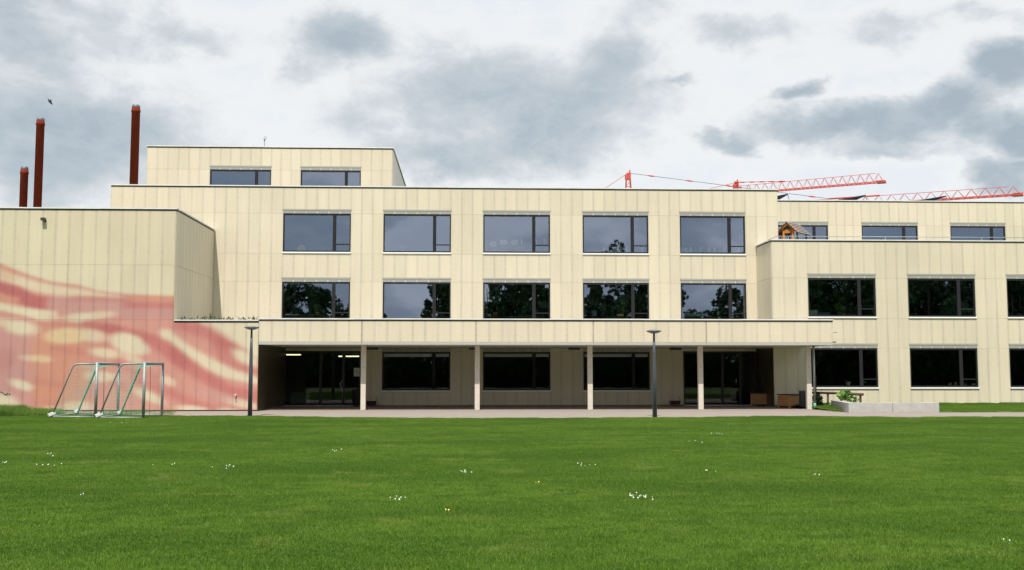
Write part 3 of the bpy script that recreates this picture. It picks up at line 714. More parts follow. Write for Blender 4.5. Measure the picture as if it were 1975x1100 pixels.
# ------------------------------------------------------------------ rear block behind the terrace
XB0, XB1 = gx(1480, YB, 420), 45.0; ZB = gz(387, YB, 1700); zb1 = gz(435.5, YB, 1700)
rear = thing('rear_block', 'set back cream upper storey behind the terrace with solar panels on top', 'building', (28, YB, ZR - .4))
bw = [(1489, 1597), (1662, 1770), (1833, 1939), (2006, 2112)]; BW = [(gx(a, YB, 450), gx(b, YB, 450)) for a, b in bw]
grp = []; x = XB0
for a, b in BW: grp.append(('pier', x, a)); grp.append(('win', a, b, [(zb1 - 2.0, zb1)])); x = b
grp.append(('pier', x, XB1))
facade(rear, YB, ZR - .4, ZB - .115, grp, [zb1], 0)
coping(rear, XB0, XB1, YB - .02, ZB, .4, 4.6)
rooms(rear, XB0, XB1, YB, [ZR - .35], ZB - .4, [(BW[1][1] + BW[2][0]) / 2])

# ------------------------------------------------------------------ entrance canopy
XK0, XK1 = XH2 + .01, gx(1605, YF, 640); ZK = gz(615, YF, 1000); zf = gz(660, YF, 1000); zs = gz(664.5, YF, 1000)
can = thing('entrance_canopy', 'long flat cream canopy on slim columns over the paved entrance', 'canopy', ((XK0 + XK1) / 2, YF + .5, 0))
MB().box(XK0, XK1 - .03, YF + .035, YF + .3, zs + .02, ZK - .12).build('beam', CORE, can)
MB().box(XK0, XK1 - .03, YF + .3, YM - .005, zs + .03, ZK - .3).build('roof', ROOFM, can)
MB().box(XK0 + .01, XK1 - .04, YF + .03, YM - .03, zs, zs + .02).build('soffit', SOFFIT, can)
colx = [gx(c, YF + 1.0, 740) for c in (700.5, 920.5, 1138.5, 1352, 1561)]
sect = [XK0] + [gx(c, YF, 640) for c in (698, 918, 1144, 1362)] + [XK1]
for i in range(5):
    xs_ = columns(sect[i] + (.012 if i else 0), sect[i + 1] - (.012 if i < 4 else 0)); sheet_grid(can, xs_, [zf, ZK - .115], YF, off=i)
    MB().box(sect[i] + .008, sect[i + 1] - .004, YF - .03, YF + .03, zs - .02, zf - .004).build('fascia', FASCIA, can)
side_grid(can, XK1, columns(YF + .02, YR - .03), [zf, ZK - .115]); MB().box(XK1 - .03, XK1 + .02, YF + .03, YR - .03, zs - .018, zf - .004).build('fascia', FASCIA, can)
coping(can, XK0, XK1 + .05, YF - .02, ZK, .4, 4.4); coping_y(can, XK1 + .02, YF + .4, YR - .08, ZK)
for i, c in enumerate(colx):
    m = MB(); w = .115; m.box(c - w, c + w, YF + 1.0, YF + 1.23, 0.004, zs); o = m.build('column', CONC, can)
    b = o.modifiers.new('bevel', 'BEVEL'); b.width = .012; b.segments = 2
    MB().tube([(c, YF + 1.0, 1.98), (c, YF + .992, 1.98)], .035, 10).build('cover_plate', ZINC, o)
px_ = colx[4] + .27; MB().tube([(px_, YF + 1.12, .30), (px_, YF + 1.12, zs)], .055, 12).build('drain_pipe', ZINC, can)
MB().tube([(px_, YF + 1.12, 0.004), (px_, YF + 1.12, .30)], .066, 12).build('pipe_foot', TUBEG, can)
for p in (719, 915, 1107, 1302, 1540):
    xx = gx(p, YM - 1.2, 668); MB().box(xx - .28, xx + .28, YM - 1.5, YM - 1.1, zs - .12, zs).build('downlight', BINM, can)
q = at(1607, 641, YR - .3); MB().tube([(q[0] - .1, YR - .3, q[1]), (q[0] + .19, YR - .3, q[1] - .005)], .022, 8).build('rain_spout', ZINC, can)

# ------------------------------------------------------------------ terrace railing, playhouse
zt = ZR - .35
rail = thing('terrace_railing', 'thin metal railing along the edge of the right wing terrace', 'railing', (25, YR + .6, ZR))
zra = gz(457, YR + .5, 1700)
MB().tube([(XR0 + .45, YM - .5, zra), (XR0 + .45, YR + .5, zra), (XR1, YR + .5, zra)], .018, 6).build('top_rail', GALV, rail)
for i in range(9):
    xx = gx(1521 + 94.5 * i * .985, YR + .5, 460)
    if xx < XR1: MB().tube([(xx, YR + .5, ZR - .5), (xx, YR + .5, zra)], .014, 6).build('baluster', GALV, rail)
MB().tube([(XR0 + .45, YR + 1.6, ZR - .5), (XR0 + .45, YR + 1.6, zra)], .014, 6).build('baluster', GALV, rail)

def playhouse():
    Y = 57.0; c = Vector((gx(1520, Y, 450), Y, zt)); zr = gz(429.5, Y, 1520) - zt; ze = gz(447, Y, 1520) - zt
    t = thing('playhouse', 'small orange timber playhouse with a grey board roof on the terrace', 'playhouse', c)
    a = R(-44); W, D = .50, 1.15                                                   # local: x across gable, y to the back
    def w(x, y, z): return (c.x + x * math.cos(a) - y * math.sin(a), c.y + x * math.sin(a) + y * math.cos(a), c.z + z)
    def bar(name, p, q, ww, hh, m, up=(0, 0, 1), par=t): return MB().bar(w(*p), w(*q), ww, hh, up).build(name, m, par)
    for sx in (-1, 1):
        bar('post', (sx * W * .55, 0, 0), (sx * W * .55, 0, ze + .12), .11, .11, WOODO); bar('corner_post', (sx * W, D, 0), (sx * W, D, ze), .09, .09, LOG)
        bar('corner_post', (sx * W, .08, 0), (sx * W, .08, ze), .08, .08, LOG)
        for k, z in enumerate((.15, .42, .69)): bar('side_board', (sx * W, .1, z), (sx * W, D, z), .03, .2, LOG)
        bar('barge_board', (0, -.12, zr - .06), (sx * (W + .17), -.12, ze - .10), .05, .11, WOODO)
    bar('front_board', (-W * .6, -.02, ze + .02), (W * .6, -.02, ze + .02), .04, .20, WOODO); bar('front_rail', (-W * .5, 0, .52), (W * .5, 0, .52), .06, .08, WOODO)
    bar('front_brace', (-.1, -.01, .55), (.12, -.01, .8), .04, .06, WOODO); bar('back_board', (-W, D, .45), (W, D, .45), .03, .9, LOG)
    sl = (zr - ze + .12) / (W + .17)
    for sx in (-1, 1):
        nrm = Vector((sx * sl, 0, 1)).normalized(); nw = Vector((nrm.x * math.cos(a), nrm.x * math.sin(a), nrm.z))
        zc_ = W + .17; bar('roof_deck', (sx * zc_ * .5, -.17, zr - .03 - zc_ * .5 * sl), (sx * zc_ * .5, D + .2, zr - .03 - zc_ * .5 * sl), zc_ * math.hypot(1, sl), .02, LOG, nw)
        for k in range(6):
            xx = sx * (.03 + (W + .17) * k / 5.4); z = zr + .02 - abs(xx) * sl
            bar('roof_board', (xx, -.20, z), (xx + sx * .0, D + .22, z), .098, .03, WOODG if sx > 0 else LOG, nw)
playhouse()

# ------------------------------------------------------------------ solar panels on the rear roof
for i, (a, b, yb, yt, lab) in enumerate([(1497, 1507, 386, 375, 'sliver of dark solar panel beside the end of the main roof'), (1594, 1654, 386, 376, 'dark tilted solar panel under the middle of the crane jib'), (1742, 1806, 386, 376.5, 'dark tilted solar panel nearest the right edge')]):
    Y0 = YB + 3; x0, x1 = gx(a, Y0 + 1.5, 380), gx(b, Y0 + 1.5, 380); zb_, zt_ = ZB - .3, gz(yt, Y0, 1700)
    t = thing('solar_panel', lab, 'solar panel', (x1, Y0, ZB - .3), 'solar panels on the rear roof')
    zl = gz(386.5, Y0, 1700); xr = x1; xl = x1 - 2.0 if i else x0 - 1.6
    m = MB(); m.add([(xl, Y0, zl), (xr, Y0, zt_), (xr, Y0 + 3.4, zt_), (xl, Y0 + 3.4, zl), (xl, Y0, zl - .05), (xr, Y0, zt_ - .05), (xr, Y0 + 3.4, zt_ - .05), (xl, Y0 + 3.4, zl - .05)],
                    [(0, 1, 2, 3), (7, 6, 5, 4), (0, 4, 5, 1), (1, 5, 6, 2), (2, 6, 7, 3), (3, 7, 4, 0)]); m.build('module', SOLAR, t)
    m = MB(); m.box(xr + .004, xr + .03, Y0 - .01, Y0 + 3.4, zt_ - .07, zt_ + .015); m.build('module_frame', SILL, t)
    m = MB()
    for yy in (Y0 + .1, Y0 + 3.2): m.bar((xr + .02, yy, zt_), (xr + .25, yy, ZB - .3), .04, .04); m.bar((xl + .02, yy, zl), (xl + .02, yy, ZB - .3), .04, .04)
    m.build('strut', GALV, t)

# ------------------------------------------------------------------ chimneys
for (px, top, Y, w, base, lab) in [(47.5, 322, 60.0, .21, ZH - .3, 'shortest rusty red flue pipe, leftmost above the hall roof'), (78.5, 228, 60.0, .22, ZH - .3, 'tall rusty red flue pipe, second from left above the hall roof'),
                                   (262.5, 203, 58.2, .225, ZM - .3, 'tall rusty red flue pipe beside the rooftop storey')]:
    x, zt_ = at(px, top, Y)
    t = thing('flue_pipe', lab, 'chimney', (x, Y, base), 'rusty red flue pipes')
    h = zt_ - base
    MB().lathe([(0, 0), (w, 0), (w, h - .42), (w + .022, h - .40), (w + .022, h - .30), (w, h - .28), (w, h - .16), (0, h - .16)], (x, Y, base), 20).build('flue', RUST, t)
    MB().lathe([(0, h - .16), (w * .93, h - .16), (w * .95, h - .13), (w * .95, h - .05), (w * .8, h), (0, h)], (x, Y, base), 20).build('cap', CAPM, t)

# roof sensors
x, z = at(510, 281, YP + 2); t = thing('weather_sensor', 'thin mast with a small wind sensor on the top roof', 'sensor', (x, YP + 2, ZP - .3))
zt_ = gz(265, YP + 2, 510)
MB().tube([(x, YP + 2, ZP - .3), (x, YP + 2, zt_ - .1)], .015, 6).build('mast', DARKSTEEL, t)
m = MB(); m.tube([(x - .1, YP + 2, zt_ - .12), (x + .1, YP + 2, zt_ - .12)], .012, 5)
for a in range(12): m.tube([(x + .05 + .07 * math.cos(a * .5236), YP + 2, zt_ - .03 + .07 * math.sin(a * .5236)), (x + .05 + .07 * math.cos((a + 1) * .5236), YP + 2, zt_ - .03 + .07 * math.sin((a + 1) * .5236))], .008, 4)
m.build('sensor_ring', DARKSTEEL, t); MB().lathe([(0, 0), (.035, .02), (.04, .06), (0, .09)], (x, YP + 2, zt_ - .24), 8).build('sensor_body', DARKSTEEL, t)
x, z = at(707, 281, YP + 1); t = thing('roof_hook', 'tiny dark fitting near the right end of the top roof', 'fitting', (x, YP + 1, ZP - .3))
MB().tube([(x - .06, YP + 1, ZP - .3), (x - .06, YP + 1, ZP + .16), (x + .02, YP + 1, ZP + .08), (x + .18, YP + 1, ZP + .06)], .014, 5).build('rod', DARKSTEEL, t)

# ------------------------------------------------------------------ cranes
def crane(name_label, apex, root_px, rootD, tip_px, tipD, zj, secth, bays, apexD, pend_t, thick_to):
    """horizontal lattice jib from the mast to its tip, mast down to the ground"""
    A = Vector((gx(root_px, rootD, 380), rootD, zj)); B = Vector((gx(tip_px, tipD, 370), tipD, zj)); d = (B - A).normalized(); n = Vector((-d.y, d.x, 0))
    t = thing('tower_crane', name_label, 'crane', (A.x, A.y, 0), 'red tower cranes behind the school')
    L_ = (B - A).length; zap = gz(apex, rootD, root_px)
    m = MB(); hw = .55
    for s_ in (-1, 1): m.bar(A + n * (s_ * hw), B + n * (s_ * hw), .10, .13)
    m.bar(A + Vector((0, 0, secth)) * .9, B - d * (L_ / bays * .8) + Vector((0, 0, secth)), .06, .06)
    for i in range(bays):
        p0 = A + d * (L_ * i / bays); p1 = A + d * (L_ * (i + 1) / bays); mid = (p0 + p1) / 2 + Vector((0, 0, secth))
        for s_ in (-1, 1): m.bar(p0 + n * (s_ * hw), mid, .035, .035); m.bar(mid, p1 + n * (s_ * hw), .035, .035)
        m.bar(p0 - n * hw, p0 + n * hw, .06, .06); m.bar(p0 - n * hw, p1 + n * hw, .05, .05)
    m.build('jib', REDPAINT, t)
    MB().bar(B - d * .8, B + d * .3, 1.2, .30).build('jib_end', REDPAINT, t)
    m = MB(); w = .6
    for sx in (-1, 1):
        for sy in (-1, 1): m.bar((A.x + sx * w, A.y + sy * w, 0), (A.x + sx * w, A.y + sy * w, zj), .14, .14)
    k = 0
    for z in np.arange(0, zj - 1, 1.3):
        for (s0, s1) in (((-1, -1), (1, -1)), ((1, -1), (1, 1)), ((1, 1), (-1, 1)), ((-1, 1), (-1, -1))):
            p, q_ = (s0, s1) if k % 2 else (s1, s0); m.bar((A.x + p[0] * w, A.y + p[1] * w, z), (A.x + q_[0] * w, A.y + q_[1] * w, z + 1.3), .07, .07)
        k += 1
    m.build('mast', REDPAINT, t)
    # tower head
    m = MB(); hh = zap - zj
    for sx in (-1, 1):
        for sy in (-1, 1): m.bar((A.x + sx * w, A.y + sy * w, zj), (A.x + sx * .25, A.y + sy * .25, zap - .9), .09, .09)
    for z in np.arange(0, max(hh - .9, .3), .9):
        ww = w - (w - .22) * z / max(hh, 1); m.bar((A.x - ww, A.y - ww, zj + z), (A.x + ww, A.y - ww, zj + z + .8), .08, .08); m.bar((A.x + ww, A.y - ww, zj + z + .8), (A.x - ww, A.y - ww, zj + z + .85), .08, .08)
    m.build('tower_head', REDPAINT, t)
    m = MB(); m.prism([(A.x - .42, A.y - .3), (A.x + .32, A.y - .3), (A.x + .32, A.y + .3), (A.x - .42, A.y + .3)], zap - 1.0, zap - .45); m.prism([(A.x - .2, A.y - .3), (A.x + .32, A.y - .3), (A.x + .32, A.y + .3), (A.x - .2, A.y + .3)], zap - .45, zap - .15); m.bar((A.x + .22, A.y, zap - .3), (A.x + .22, A.y, zap + .25), .18, .18)
    m.build('head_sheave', REDPAINT, t)
    C0 = A - d * 11
    m = MB()
    for s_ in (-1, 1): m.bar(A + n * (s_ * .5), C0 + n * (s_ * .5), .14, .2)
    m.build('counter_jib', REDPAINT, t); MB().box(C0.x - .8, C0.x + .8, C0.y - .8, C0.y + .8, zj - 2, zj + .4).build('counterweight', PLANTER, t)
    P0 = Vector((A.x + .1, A.y, zap - .15)); P1 = A + d * (L_ * pend_t) + Vector((0, 0, secth))
    MB().tube([P0, P1], .03, 5).build('pendant', DARKSTEEL, t); MB().tube([P0 - Vector((.3, 0, .1)), C0 + Vector((0, 0, .2))], .04, 5).build('pendant', REDPAINT, t)
    for f in (.12, .32, .52, .72, .92):
        c_ = P0.lerp(P1, f); e_ = (P1 - P0).normalized() * .55; MB().tube([c_ - e_, c_, c_ + e_], [.04, .11, .04], 6).build('turnbuckle', REDPAINT, t)
    if thick_to: q0 = A + d * (L_ * pend_t) + Vector((0, 0, secth)); MB().tube([q0, q0 + d * thick_to], .10, 6).build('chord_sleeve', REDPAINT, t)
zA = gz(375.5, 120, 1970); zB = gz(351, 140, 1705)
crane('red tower crane whose head shows above the main roof and jib at far right', 332, 1212, 142, 1968, 120, zA, 1.0, 32, 0, .55, 6)
crane('red tower crane with its jib rising right above the rear roof', 350, 1420, 150.6, 1704, 140, zB, 1.25, 17, 0, .35, 0)

# ------------------------------------------------------------------ bird
q = at(97, 197, 32); b0 = Vector((q[0], 32, q[1]))
brd = thing('bird', 'small dark bird flying high at upper left', 'bird', b0)
dv = Vector((.55, .15, -.75)).normalized()
MB().tube([b0 - dv * .12, b0 - dv * .07, b0, b0 + dv * .06, b0 + dv * .10], [.008, .022, .032, .024, .006], 8).build('body', BIRDM, brd)
for s_ in (-1, 1):
    sd = dv.cross(Vector((0, 1, 0))).normalized() * s_; up = Vector((0, -.4, .3))
    r0 = b0 + dv * .03; MB().add([r0, r0 - dv * .07, r0 + sd * .05 - dv * .05 + up * .08, r0 + sd * .06 - dv * .13 + up * .12, r0 + sd * .045 + up * .08], [(0, 1, 2, 4), (4, 2, 3)]).build('wing', BIRDM, brd)

# ------------------------------------------------------------------ lamp posts
for (px, py, top, lab) in [(482, 803.5, 632, 'slate grey lamp post in front of the printed wall'), (1263, 806, 639, 'slate grey lamp post in front of the entrance canopy')]:
    p = ground(px, py); zt_ = gz(top, p.y, px)
    t = thing('lamp_post', lab, 'lamp post', (p.x, p.y, 0), 'disc headed lamp posts')
    MB().tube([(p.x, p.y, -.02), (p.x, p.y, zt_ * .5), (p.x, p.y, zt_ - .9), (p.x, p.y, zt_ - .05)], [.092, .078, .060, .036], 16).build('pole', LAMPM, t)
    MB().lathe([(0, -.095), (.10, -.09), (.22, -.045), (.295, .0), (.285, .018), (.2, .045), (.08, .065), (0, .07)], (p.x, p.y, zt_), 28).build('lamp_head', LAMPH, t)
    MB().lathe([(.12, -.02), (.12, .015), (.095, .03)], (p.x, p.y, 0), 16).build('base_ring', LAMPM, t)

# ------------------------------------------------------------------ football goals
def goal(near, far, lab):
    H = 2.08; n = Vector((near.x, near.y, 0)); f = Vector((far.x, far.y, 0)); along = (f - n).normalized(); back = Vector((-abs(along.y), along.x * (1 if along.y > 0 else -1), 0)).normalized()
    back = Vector((-1, -.05, 0)).normalized()
    t = thing('football_goal', lab, 'goal', (n.x, n.y, 0), 'pair of football goals')
    Z = Vector((0, 0, 1))
    for p in (n, f): MB().tube([p, p + Z * (H + .04)], .058, 12).build('post', GALV, t)
    MB().tube([n + Z * H, f + Z * H], .055, 12).build('crossbar', GALV, t)
    prof = []
    for k in range(7):
        a = k / 6 * R(66); prof.append((.70 + .24 * math.sin(a), H - .03 - .24 * (1 - math.cos(a))))
    prof = [(0, H - .03)] + prof + [(1.62, .05)]
    for i, p in enumerate((n, f)):
        pts_ = [p + back * a + Z * z for a, z in prof]; MB().tube(pts_, .030, 8).build('net_support', GALV, t)
    MB().tube([n + back * 1.62 + Z * .05, f + back * 1.62 + Z * .05], .026, 8).build('ground_bar', GALV, t)
    for p in (n, f): MB().tube([p + Z * .035, p + back * 1.62 + Z * .045], .026, 8).build('side_bar', GALV, t)
    # net: back sheet, roof and both sides
    pl = [(a, z - .03) for a, z in prof]; ss = [0]
    for (a0, z0_), (a1, z1_) in zip(pl, pl[1:]): ss.append(ss[-1] + math.hypot(a1 - a0, z1_ - z0_))
    def prof_at(s_): return float(np.interp(s_, ss, [p[0] for p in pl])), float(np.interp(s_, ss, [p[1] for p in pl]))
    net = MB(); w = (f - n).length; NU, NV = int(w / .13), int(ss[-1] / .13)
    def pt(u, v):
        a, z = prof_at(ss[-1] * v); sag = .16 * math.sin(math.pi * u) * math.sin(math.pi * min(1, v * 1.3)); return n.lerp(f, u) + back * (a - sag * .6) + Z * (z - sag)
    rr = .0024
    for i in range(NU + 1): net.tube([pt(i / NU, j / 24) for j in range(25)], rr, 3, False)
    for j in range(NV + 1): net.tube([pt(i / 12, j / NV) for i in range(13)], rr, 3, False)
    for p in (n, f):
        for z in np.arange(.12, H - .1, .13):
            a_max = float(np.interp(z, [q_[1] for q_ in pl][::-1], [q_[0] for q_ in pl][::-1])); net.tube([p + Z * z, p + back * (a_max * .5) + Z * (z - .05), p + back * a_max + Z * z], rr, 3, False)
        for a in np.arange(.13, 1.6, .13):
            zt_ = float(np.interp(a, [q_[0] for q_ in pl], [q_[1] for q_ in pl])); net.tube([p + back * a + Z * .06, p + back * a + Z * (zt_ * .5), p + back * a + Z * zt_], rr, 3, False)
    net.build('net', NETM, t)
    # net gathered along the far support and hanging at the crossbar corner
    bun = MB(); rb = random.Random(5)
    for k in range(9):
        bun.tube([f + back * (a + rb.uniform(-.03, .03)) + Z * (z - .04 + rb.uniform(-.03, .03)) - along * rb.uniform(.02, .07) for a, z in prof[1:]], rb.uniform(.008, .016), 5, False)
    bun.build('net_edge', NETTHICK, t)
    for p in (n, f):
        c_ = p + back * 1.62; MB().bar(c_ + Vector((-.09, -.10, .10)), c_ + Vector((.10, .06, .20)), .09, .10).build('weight_block', WHITE, t)
        MB().tube([c_ + Vector((-.03, 0, .0)), c_ + Vector((.0, 0, .16))], .045, 8).build('foot', GALV, t)
    MB().tube([n.lerp(f, .3) + Z * (H - .1), n.lerp(f, .3) + back * -.02 + Z * 1.0, n.lerp(f, .33) + Z * .1], .008, 4).build('strap', MAROON, t)
ga, gb = ground(184, 806), ground(227, 799.5); goal(ga, gb, 'left football goal of the pair beside the printed wall')
ga, gb = ground(276, 807.5), ground(312, 802); goal(ga, gb, 'right football goal of the pair, nearer the lamp post')

# ------------------------------------------------------------------ daisies
def daisies(px, py, nf, spread, lab, yellow=False):
    p = ground(px, py); t = thing('daisy_clump' if not yellow else 'dandelion', lab, 'flowers', (p.x, p.y, 0), 'wild flowers in the lawn'); rb = random.Random(int(px * 7 + py))
    for k in range(nf):
        x, y_ = p.x + rb.gauss(0, spread), p.y + rb.gauss(0, spread * 1.6); h = rb.uniform(.03, .055); tl = rb.uniform(-.5, .5)
        r_ = rb.uniform(.006, .0095) * (1.0 + p.y / 80); m = MB(); c_ = Vector((x, y_, h)); nrm = Vector((rb.uniform(-.4, .4), -.75, .75)).normalized(); a1 = nrm.orthogonal().normalized(); a2 = nrm.cross(a1)
        for q_ in range(9):
            a = q_ * 2 * math.pi / 9; d_ = a1 * math.cos(a) + a2 * math.sin(a); s_ = a1 * -math.sin(a) + a2 * math.cos(a)
            m.add([c_, c_ + d_ * r_ * .8 + s_ * r_ * .3, c_ + d_ * r_ * 1.15 + nrm * r_ * .12, c_ + d_ * r_ * .8 - s_ * r_ * .3], [(0, 1, 2, 3)])
        m.tube([(x, y_, 0), c_], .0018, 3, False); fl = m.build('flower', YELLOW if yellow else PETAL, t)
        MB().lathe([(r_ * .32, 0), (r_ * .25, r_ * .15), (0, r_ * .2)], tuple(c_), 6).build('flower_centre', YELLOW, fl)
for (px, py, nf, s_, lab) in [(1234, 963, 18, .09, 'largest clump of white daisies, at lower centre right'), (763, 966, 7, .06, 'white daisies at lower centre left of the big clump'), (892, 915, 6, .09, 'white daisies in the middle of the lawn'),
                              (90, 901, 6, .13, 'white daisies near the left edge of the lawn'), (2, 897, 5, .07, 'white daisies cut by the left edge of the picture'), (435, 904, 6, .10, 'white daisies below the left lamp post'),
                              (1130, 901, 6, .10, 'white daisies above and left of the big clump'), (1363, 912, 3, .06, 'white daisies right of the big clump'), (1573, 920, 3, .05, 'few white daisies at right below the right entrance'),
                              (652, 872, 4, .10, 'white daisies in the far lawn below the left entrance'), (320, 900, 3, .10, 'white daisies right of the left edge clump'), (96, 880, 4, .12, 'white daisies just above the left edge clump'),
                              (237, 817, 5, .25, 'white daisies just in front of the goals'), (1385, 839, 4, .15, 'white daisies in the far lawn right of the right lamp'), (1945, 1052, 2, .03, 'two white daisies in the bottom right corner'),
                              (158, 959, 2, .02, 'lone white daisy at lower left'), (1345, 855, 3, .2, 'sparse white daisies in the far lawn below the fourth column')]:
    daisies(px, py, nf, s_, lab)
for (px, py, lab) in [(1040, 935, 'yellow dandelion in mid lawn'), (862, 990, 'yellow dandelion low in the lawn left of centre')]: daisies(px, py, 2, .04, lab, True)

# ------------------------------------------------------------------ under the canopy
def chest(px0, px1, Y, ang, lab):
    c = Vector((gx((px0 + px1) / 2, Y, 775), Y, 0.006)); t = thing('storage_chest', lab, 'chest', c, 'wooden chests under the canopy'); w, d, h = 1.15, .68, .66; a = R(ang)
    def box(name, x0, x1, y0, y1, z0, z1, m):
        mb = MB(); mb.box(x0, x1, y0, y1, z0, z1); mb.v = [(c.x + x * math.cos(a) - y * math.sin(a), c.y + x * math.sin(a) + y * math.cos(a), c.z + z) for x, y, z in mb.v]; return mb.build(name, m, t)
    for k in range(5):
        z = .10 + k * .105; box('front_board', -w / 2, w / 2, -d / 2, -d / 2 + .03, z, z + .095, WOOD); box('side_board', -w / 2 - .02, -w / 2 + .01, -d / 2 + .035, d / 2, z, z + .095, WOOD)
        box('side_board', w / 2 - .01, w / 2 + .02, -d / 2 + .035, d / 2, z, z + .095, WOOD)
    for sx in (-1, 1):
        for sy in (-1, 1): box('leg', sx * (w / 2 - .04) - .05, sx * (w / 2 - .04) + .05, sy * (d / 2 - .035) - .05, sy * (d / 2 - .035) + .05, 0, .62, WOOD)
    box('lid', -w / 2 - .05, w / 2 + .05, -d / 2 - .06, d / 2 + .02, h - .03, h + .02, BINM); box('back_board', -w / 2, w / 2, d / 2 - .03, d / 2, .1, .62, WOOD)
chest(1448, 1496, YM - 1.0, -25, 'wooden storage chest beside the right entrance door'); chest(1505, 1545, YR - 1.1, 38, 'wooden storage chest beside the dark bin and last column')
def bin_(px, Y, lab, h=.86, r=.21):
    x = gx(px, Y, 770); t = thing('litter_bin', lab, 'bin', (x, Y, .005), 'cylindrical litter bins')
    MB().lathe([(0, .09), (r, .09), (r, h - .06), (r + .012, h - .05), (r + .012, h), (r - .02, h), (r - .025, h - .3), (0, h - .3)], (x, Y, .005), 24).build('body', BINM, t)
    MB().lathe([(0, 0), (r * 1.15, 0), (r * 1.15, .025), (r * .4, .035), (r * .35, .09), (0, .09)], (x, Y, .005), 20).build('foot', BINM, t)
bin_(687, YM - .6, 'charcoal litter bin beside the left entrance'); bin_(1550, YF + 1.9, 'charcoal litter bin beside the last column')
def tub(px, Y, lab):
    x = gx(px, Y, 775); t = thing('shoe_scraper', lab, 'shoe scraper', (x, Y, .005), 'shoe scrapers by the entrances')
    MB().add([(x - .22, Y - .15, .08), (x + .22, Y - .15, .08), (x + .22, Y + .15, .08), (x - .22, Y + .15, .08), (x - .26, Y - .18, .27), (x + .26, Y - .18, .27), (x + .26, Y + .18, .27), (x - .26, Y + .18, .27)], [(3, 2, 1, 0), (4, 5, 6, 7), (0, 1, 5, 4), (1, 2, 6, 5), (2, 3, 7, 6), (3, 0, 4, 7)]).build('tub', MAROON, t)
    MB().tube([(x - .25, Y, .0), (x - .25, Y, .5), (x + .25, Y, .5), (x + .25, Y, .0)], .014, 6).build('handle', ZINC, t)
tub(716, YM - .35, 'dark tub with a wire handle behind the first column'); tub(1302, YM - .35, 'dark tub with a wire handle left of the right entrance')
x, z = at(688, 718, YM + .0); sgn = thing('paper_notice', 'pale green paper notice on the left entrance door glass', 'notice', (x, YM + .005, z - .24))
MB().box(x - .15, x + .15, YM + .006, YM + .012, z - .22, z + .22).build('sheet', PAPER, sgn)
m = MB(); m.tube([(x + .03, YM + .004, z + .12), (x - .04, YM + .004, z + .04), (x + .05, YM + .004, z + .02)], .012, 4); m.box(x + .09, x + .13, YM + .002, YM + .005, z - .09, z - .05); m.box(x - .1, x + .1, YM + .002, YM + .005, z - .02, z - .01); m.build('printed_mark', INK, sgn)
# entrance hall lamps and cabinet seen through the glass
for (a, b, py, lab) in [(551, 580, 684.5, 'lit fluorescent tube seen through the left pane of the left entrance'), (667, 694, 687.5, 'lit fluorescent tube seen through the right pane of the left entrance'), (653, 660, 687.5, 'short end of a lit tube beside the door mullion')]:
    Yl = YM + 2.6; p0, p1 = at(a, py, Yl), at(b, py, Yl); t = thing('tube_light', lab, 'lamp', ((p0[0] + p1[0]) / 2, Yl, p0[1]), 'tube lights in the entrance hall')
    MB().box(p0[0], p1[0], Yl - .04, Yl + .04, p0[1] - .03, p0[1] + .03).build('tube', TUBELIGHT, t); MB().box(p0[0], p1[0], Yl - .05, Yl + .05, p0[1] + .03, p0[1] + .07).build('housing', INT, t)
p0, p1 = at(561, 757, YM + 1.6), at(590, 778, YM + 1.6); t = thing('hall_cabinet', 'low green cabinet inside the left entrance glass', 'cabinet', ((p0[0] + p1[0]) / 2, YM + 1.8, 0.01))
MB().box(p0[0], p1[0], YM + 1.6, YM + 2.1, .1, p0[1]).build('body', CABINET, t); MB().box(p1[0] + .005, p1[0] + .18, YM + 1.6, YM + 2.1, .1, p0[1] - .02).build('side_panel', BOXGREEN, t); MB().box(p0[0], p1[0], YM + 1.65, YM + 2.05, 0.0, .1).build('plinth', SLAB, t)
for (px, py, w, lab) in [(85, 424, .18, 'small dark security light high on the hall wall')]:
    x, z = at(px, py, YF - .1); t = thing('wall_light', lab, 'light', (x, YF - .03, z))
    MB().box(x - .11, x + .07, YF - .24, YF - .06, z - .04, z + .08).build('lamp_body', BINM, t); MB().box(x + .02, x + .06, YF - .07, YF - .02, z - .1, z + .02).build('bracket', DARKSTEEL, t)
x, z = at(455, 766, YF); t = thing('wall_tap', 'small metal tap low on the printed wall', 'tap', (x, YF - .02, z)); MB().tube([(x, YF - .02, z + .06), (x, YF - .12, z + .06), (x, YF - .13, z - .05)], .022, 8).build('spout', GALV, t); MB().lathe([(.05, 0), (.05, .02), (0, .02)], (x, YF - .08, z + .09), 10).build('tap_handle', WHITE, t)

# ------------------------------------------------------------------ planter wall, log rail, plants at the right
pl = thing('planter_wall', 'low pale concrete planter wall beside the path at right', 'planter wall', (18, 45.4, 0))
zp_ = .43; pf = [gx(1637, 45.3, 790), gx(1722, 45.3, 790), gx(1812, 45.3, 790)]
for i in range(2):
    o = MB().box(pf[i] + (.006 if i else 0), pf[i + 1] - .006, 45.3, 45.62, 0.0, zp_).build('wall_block', PLANTER, pl); b = o.modifiers.new('bevel', 'BEVEL'); b.width = .012; b.segments = 2
xb = gx(1603, 49.8, 780)
MB().prism([(pf[0] - .001, 45.3 + .33), (pf[0] + .34, 45.63), (xb + .34, 49.8), (xb, 49.8)], 0.0, zp_ - .004).build('wall_block', PLANTER, pl)
lr = thing('log_rail', 'rustic brown log rail behind the concrete planter wall', 'railing', (15.5, 50, 0))
ra, rb_ = Vector((gx(1566, 52.3, 757), 52.3, .74)), Vector((gx(1664, 47.6, 761), 47.6, .74))
MB().tube([ra, ra.lerp(rb_, .5) + Vector((0, 0, .015)), rb_], [.055, .06, .065], 10).build('rail', LOG, lr)
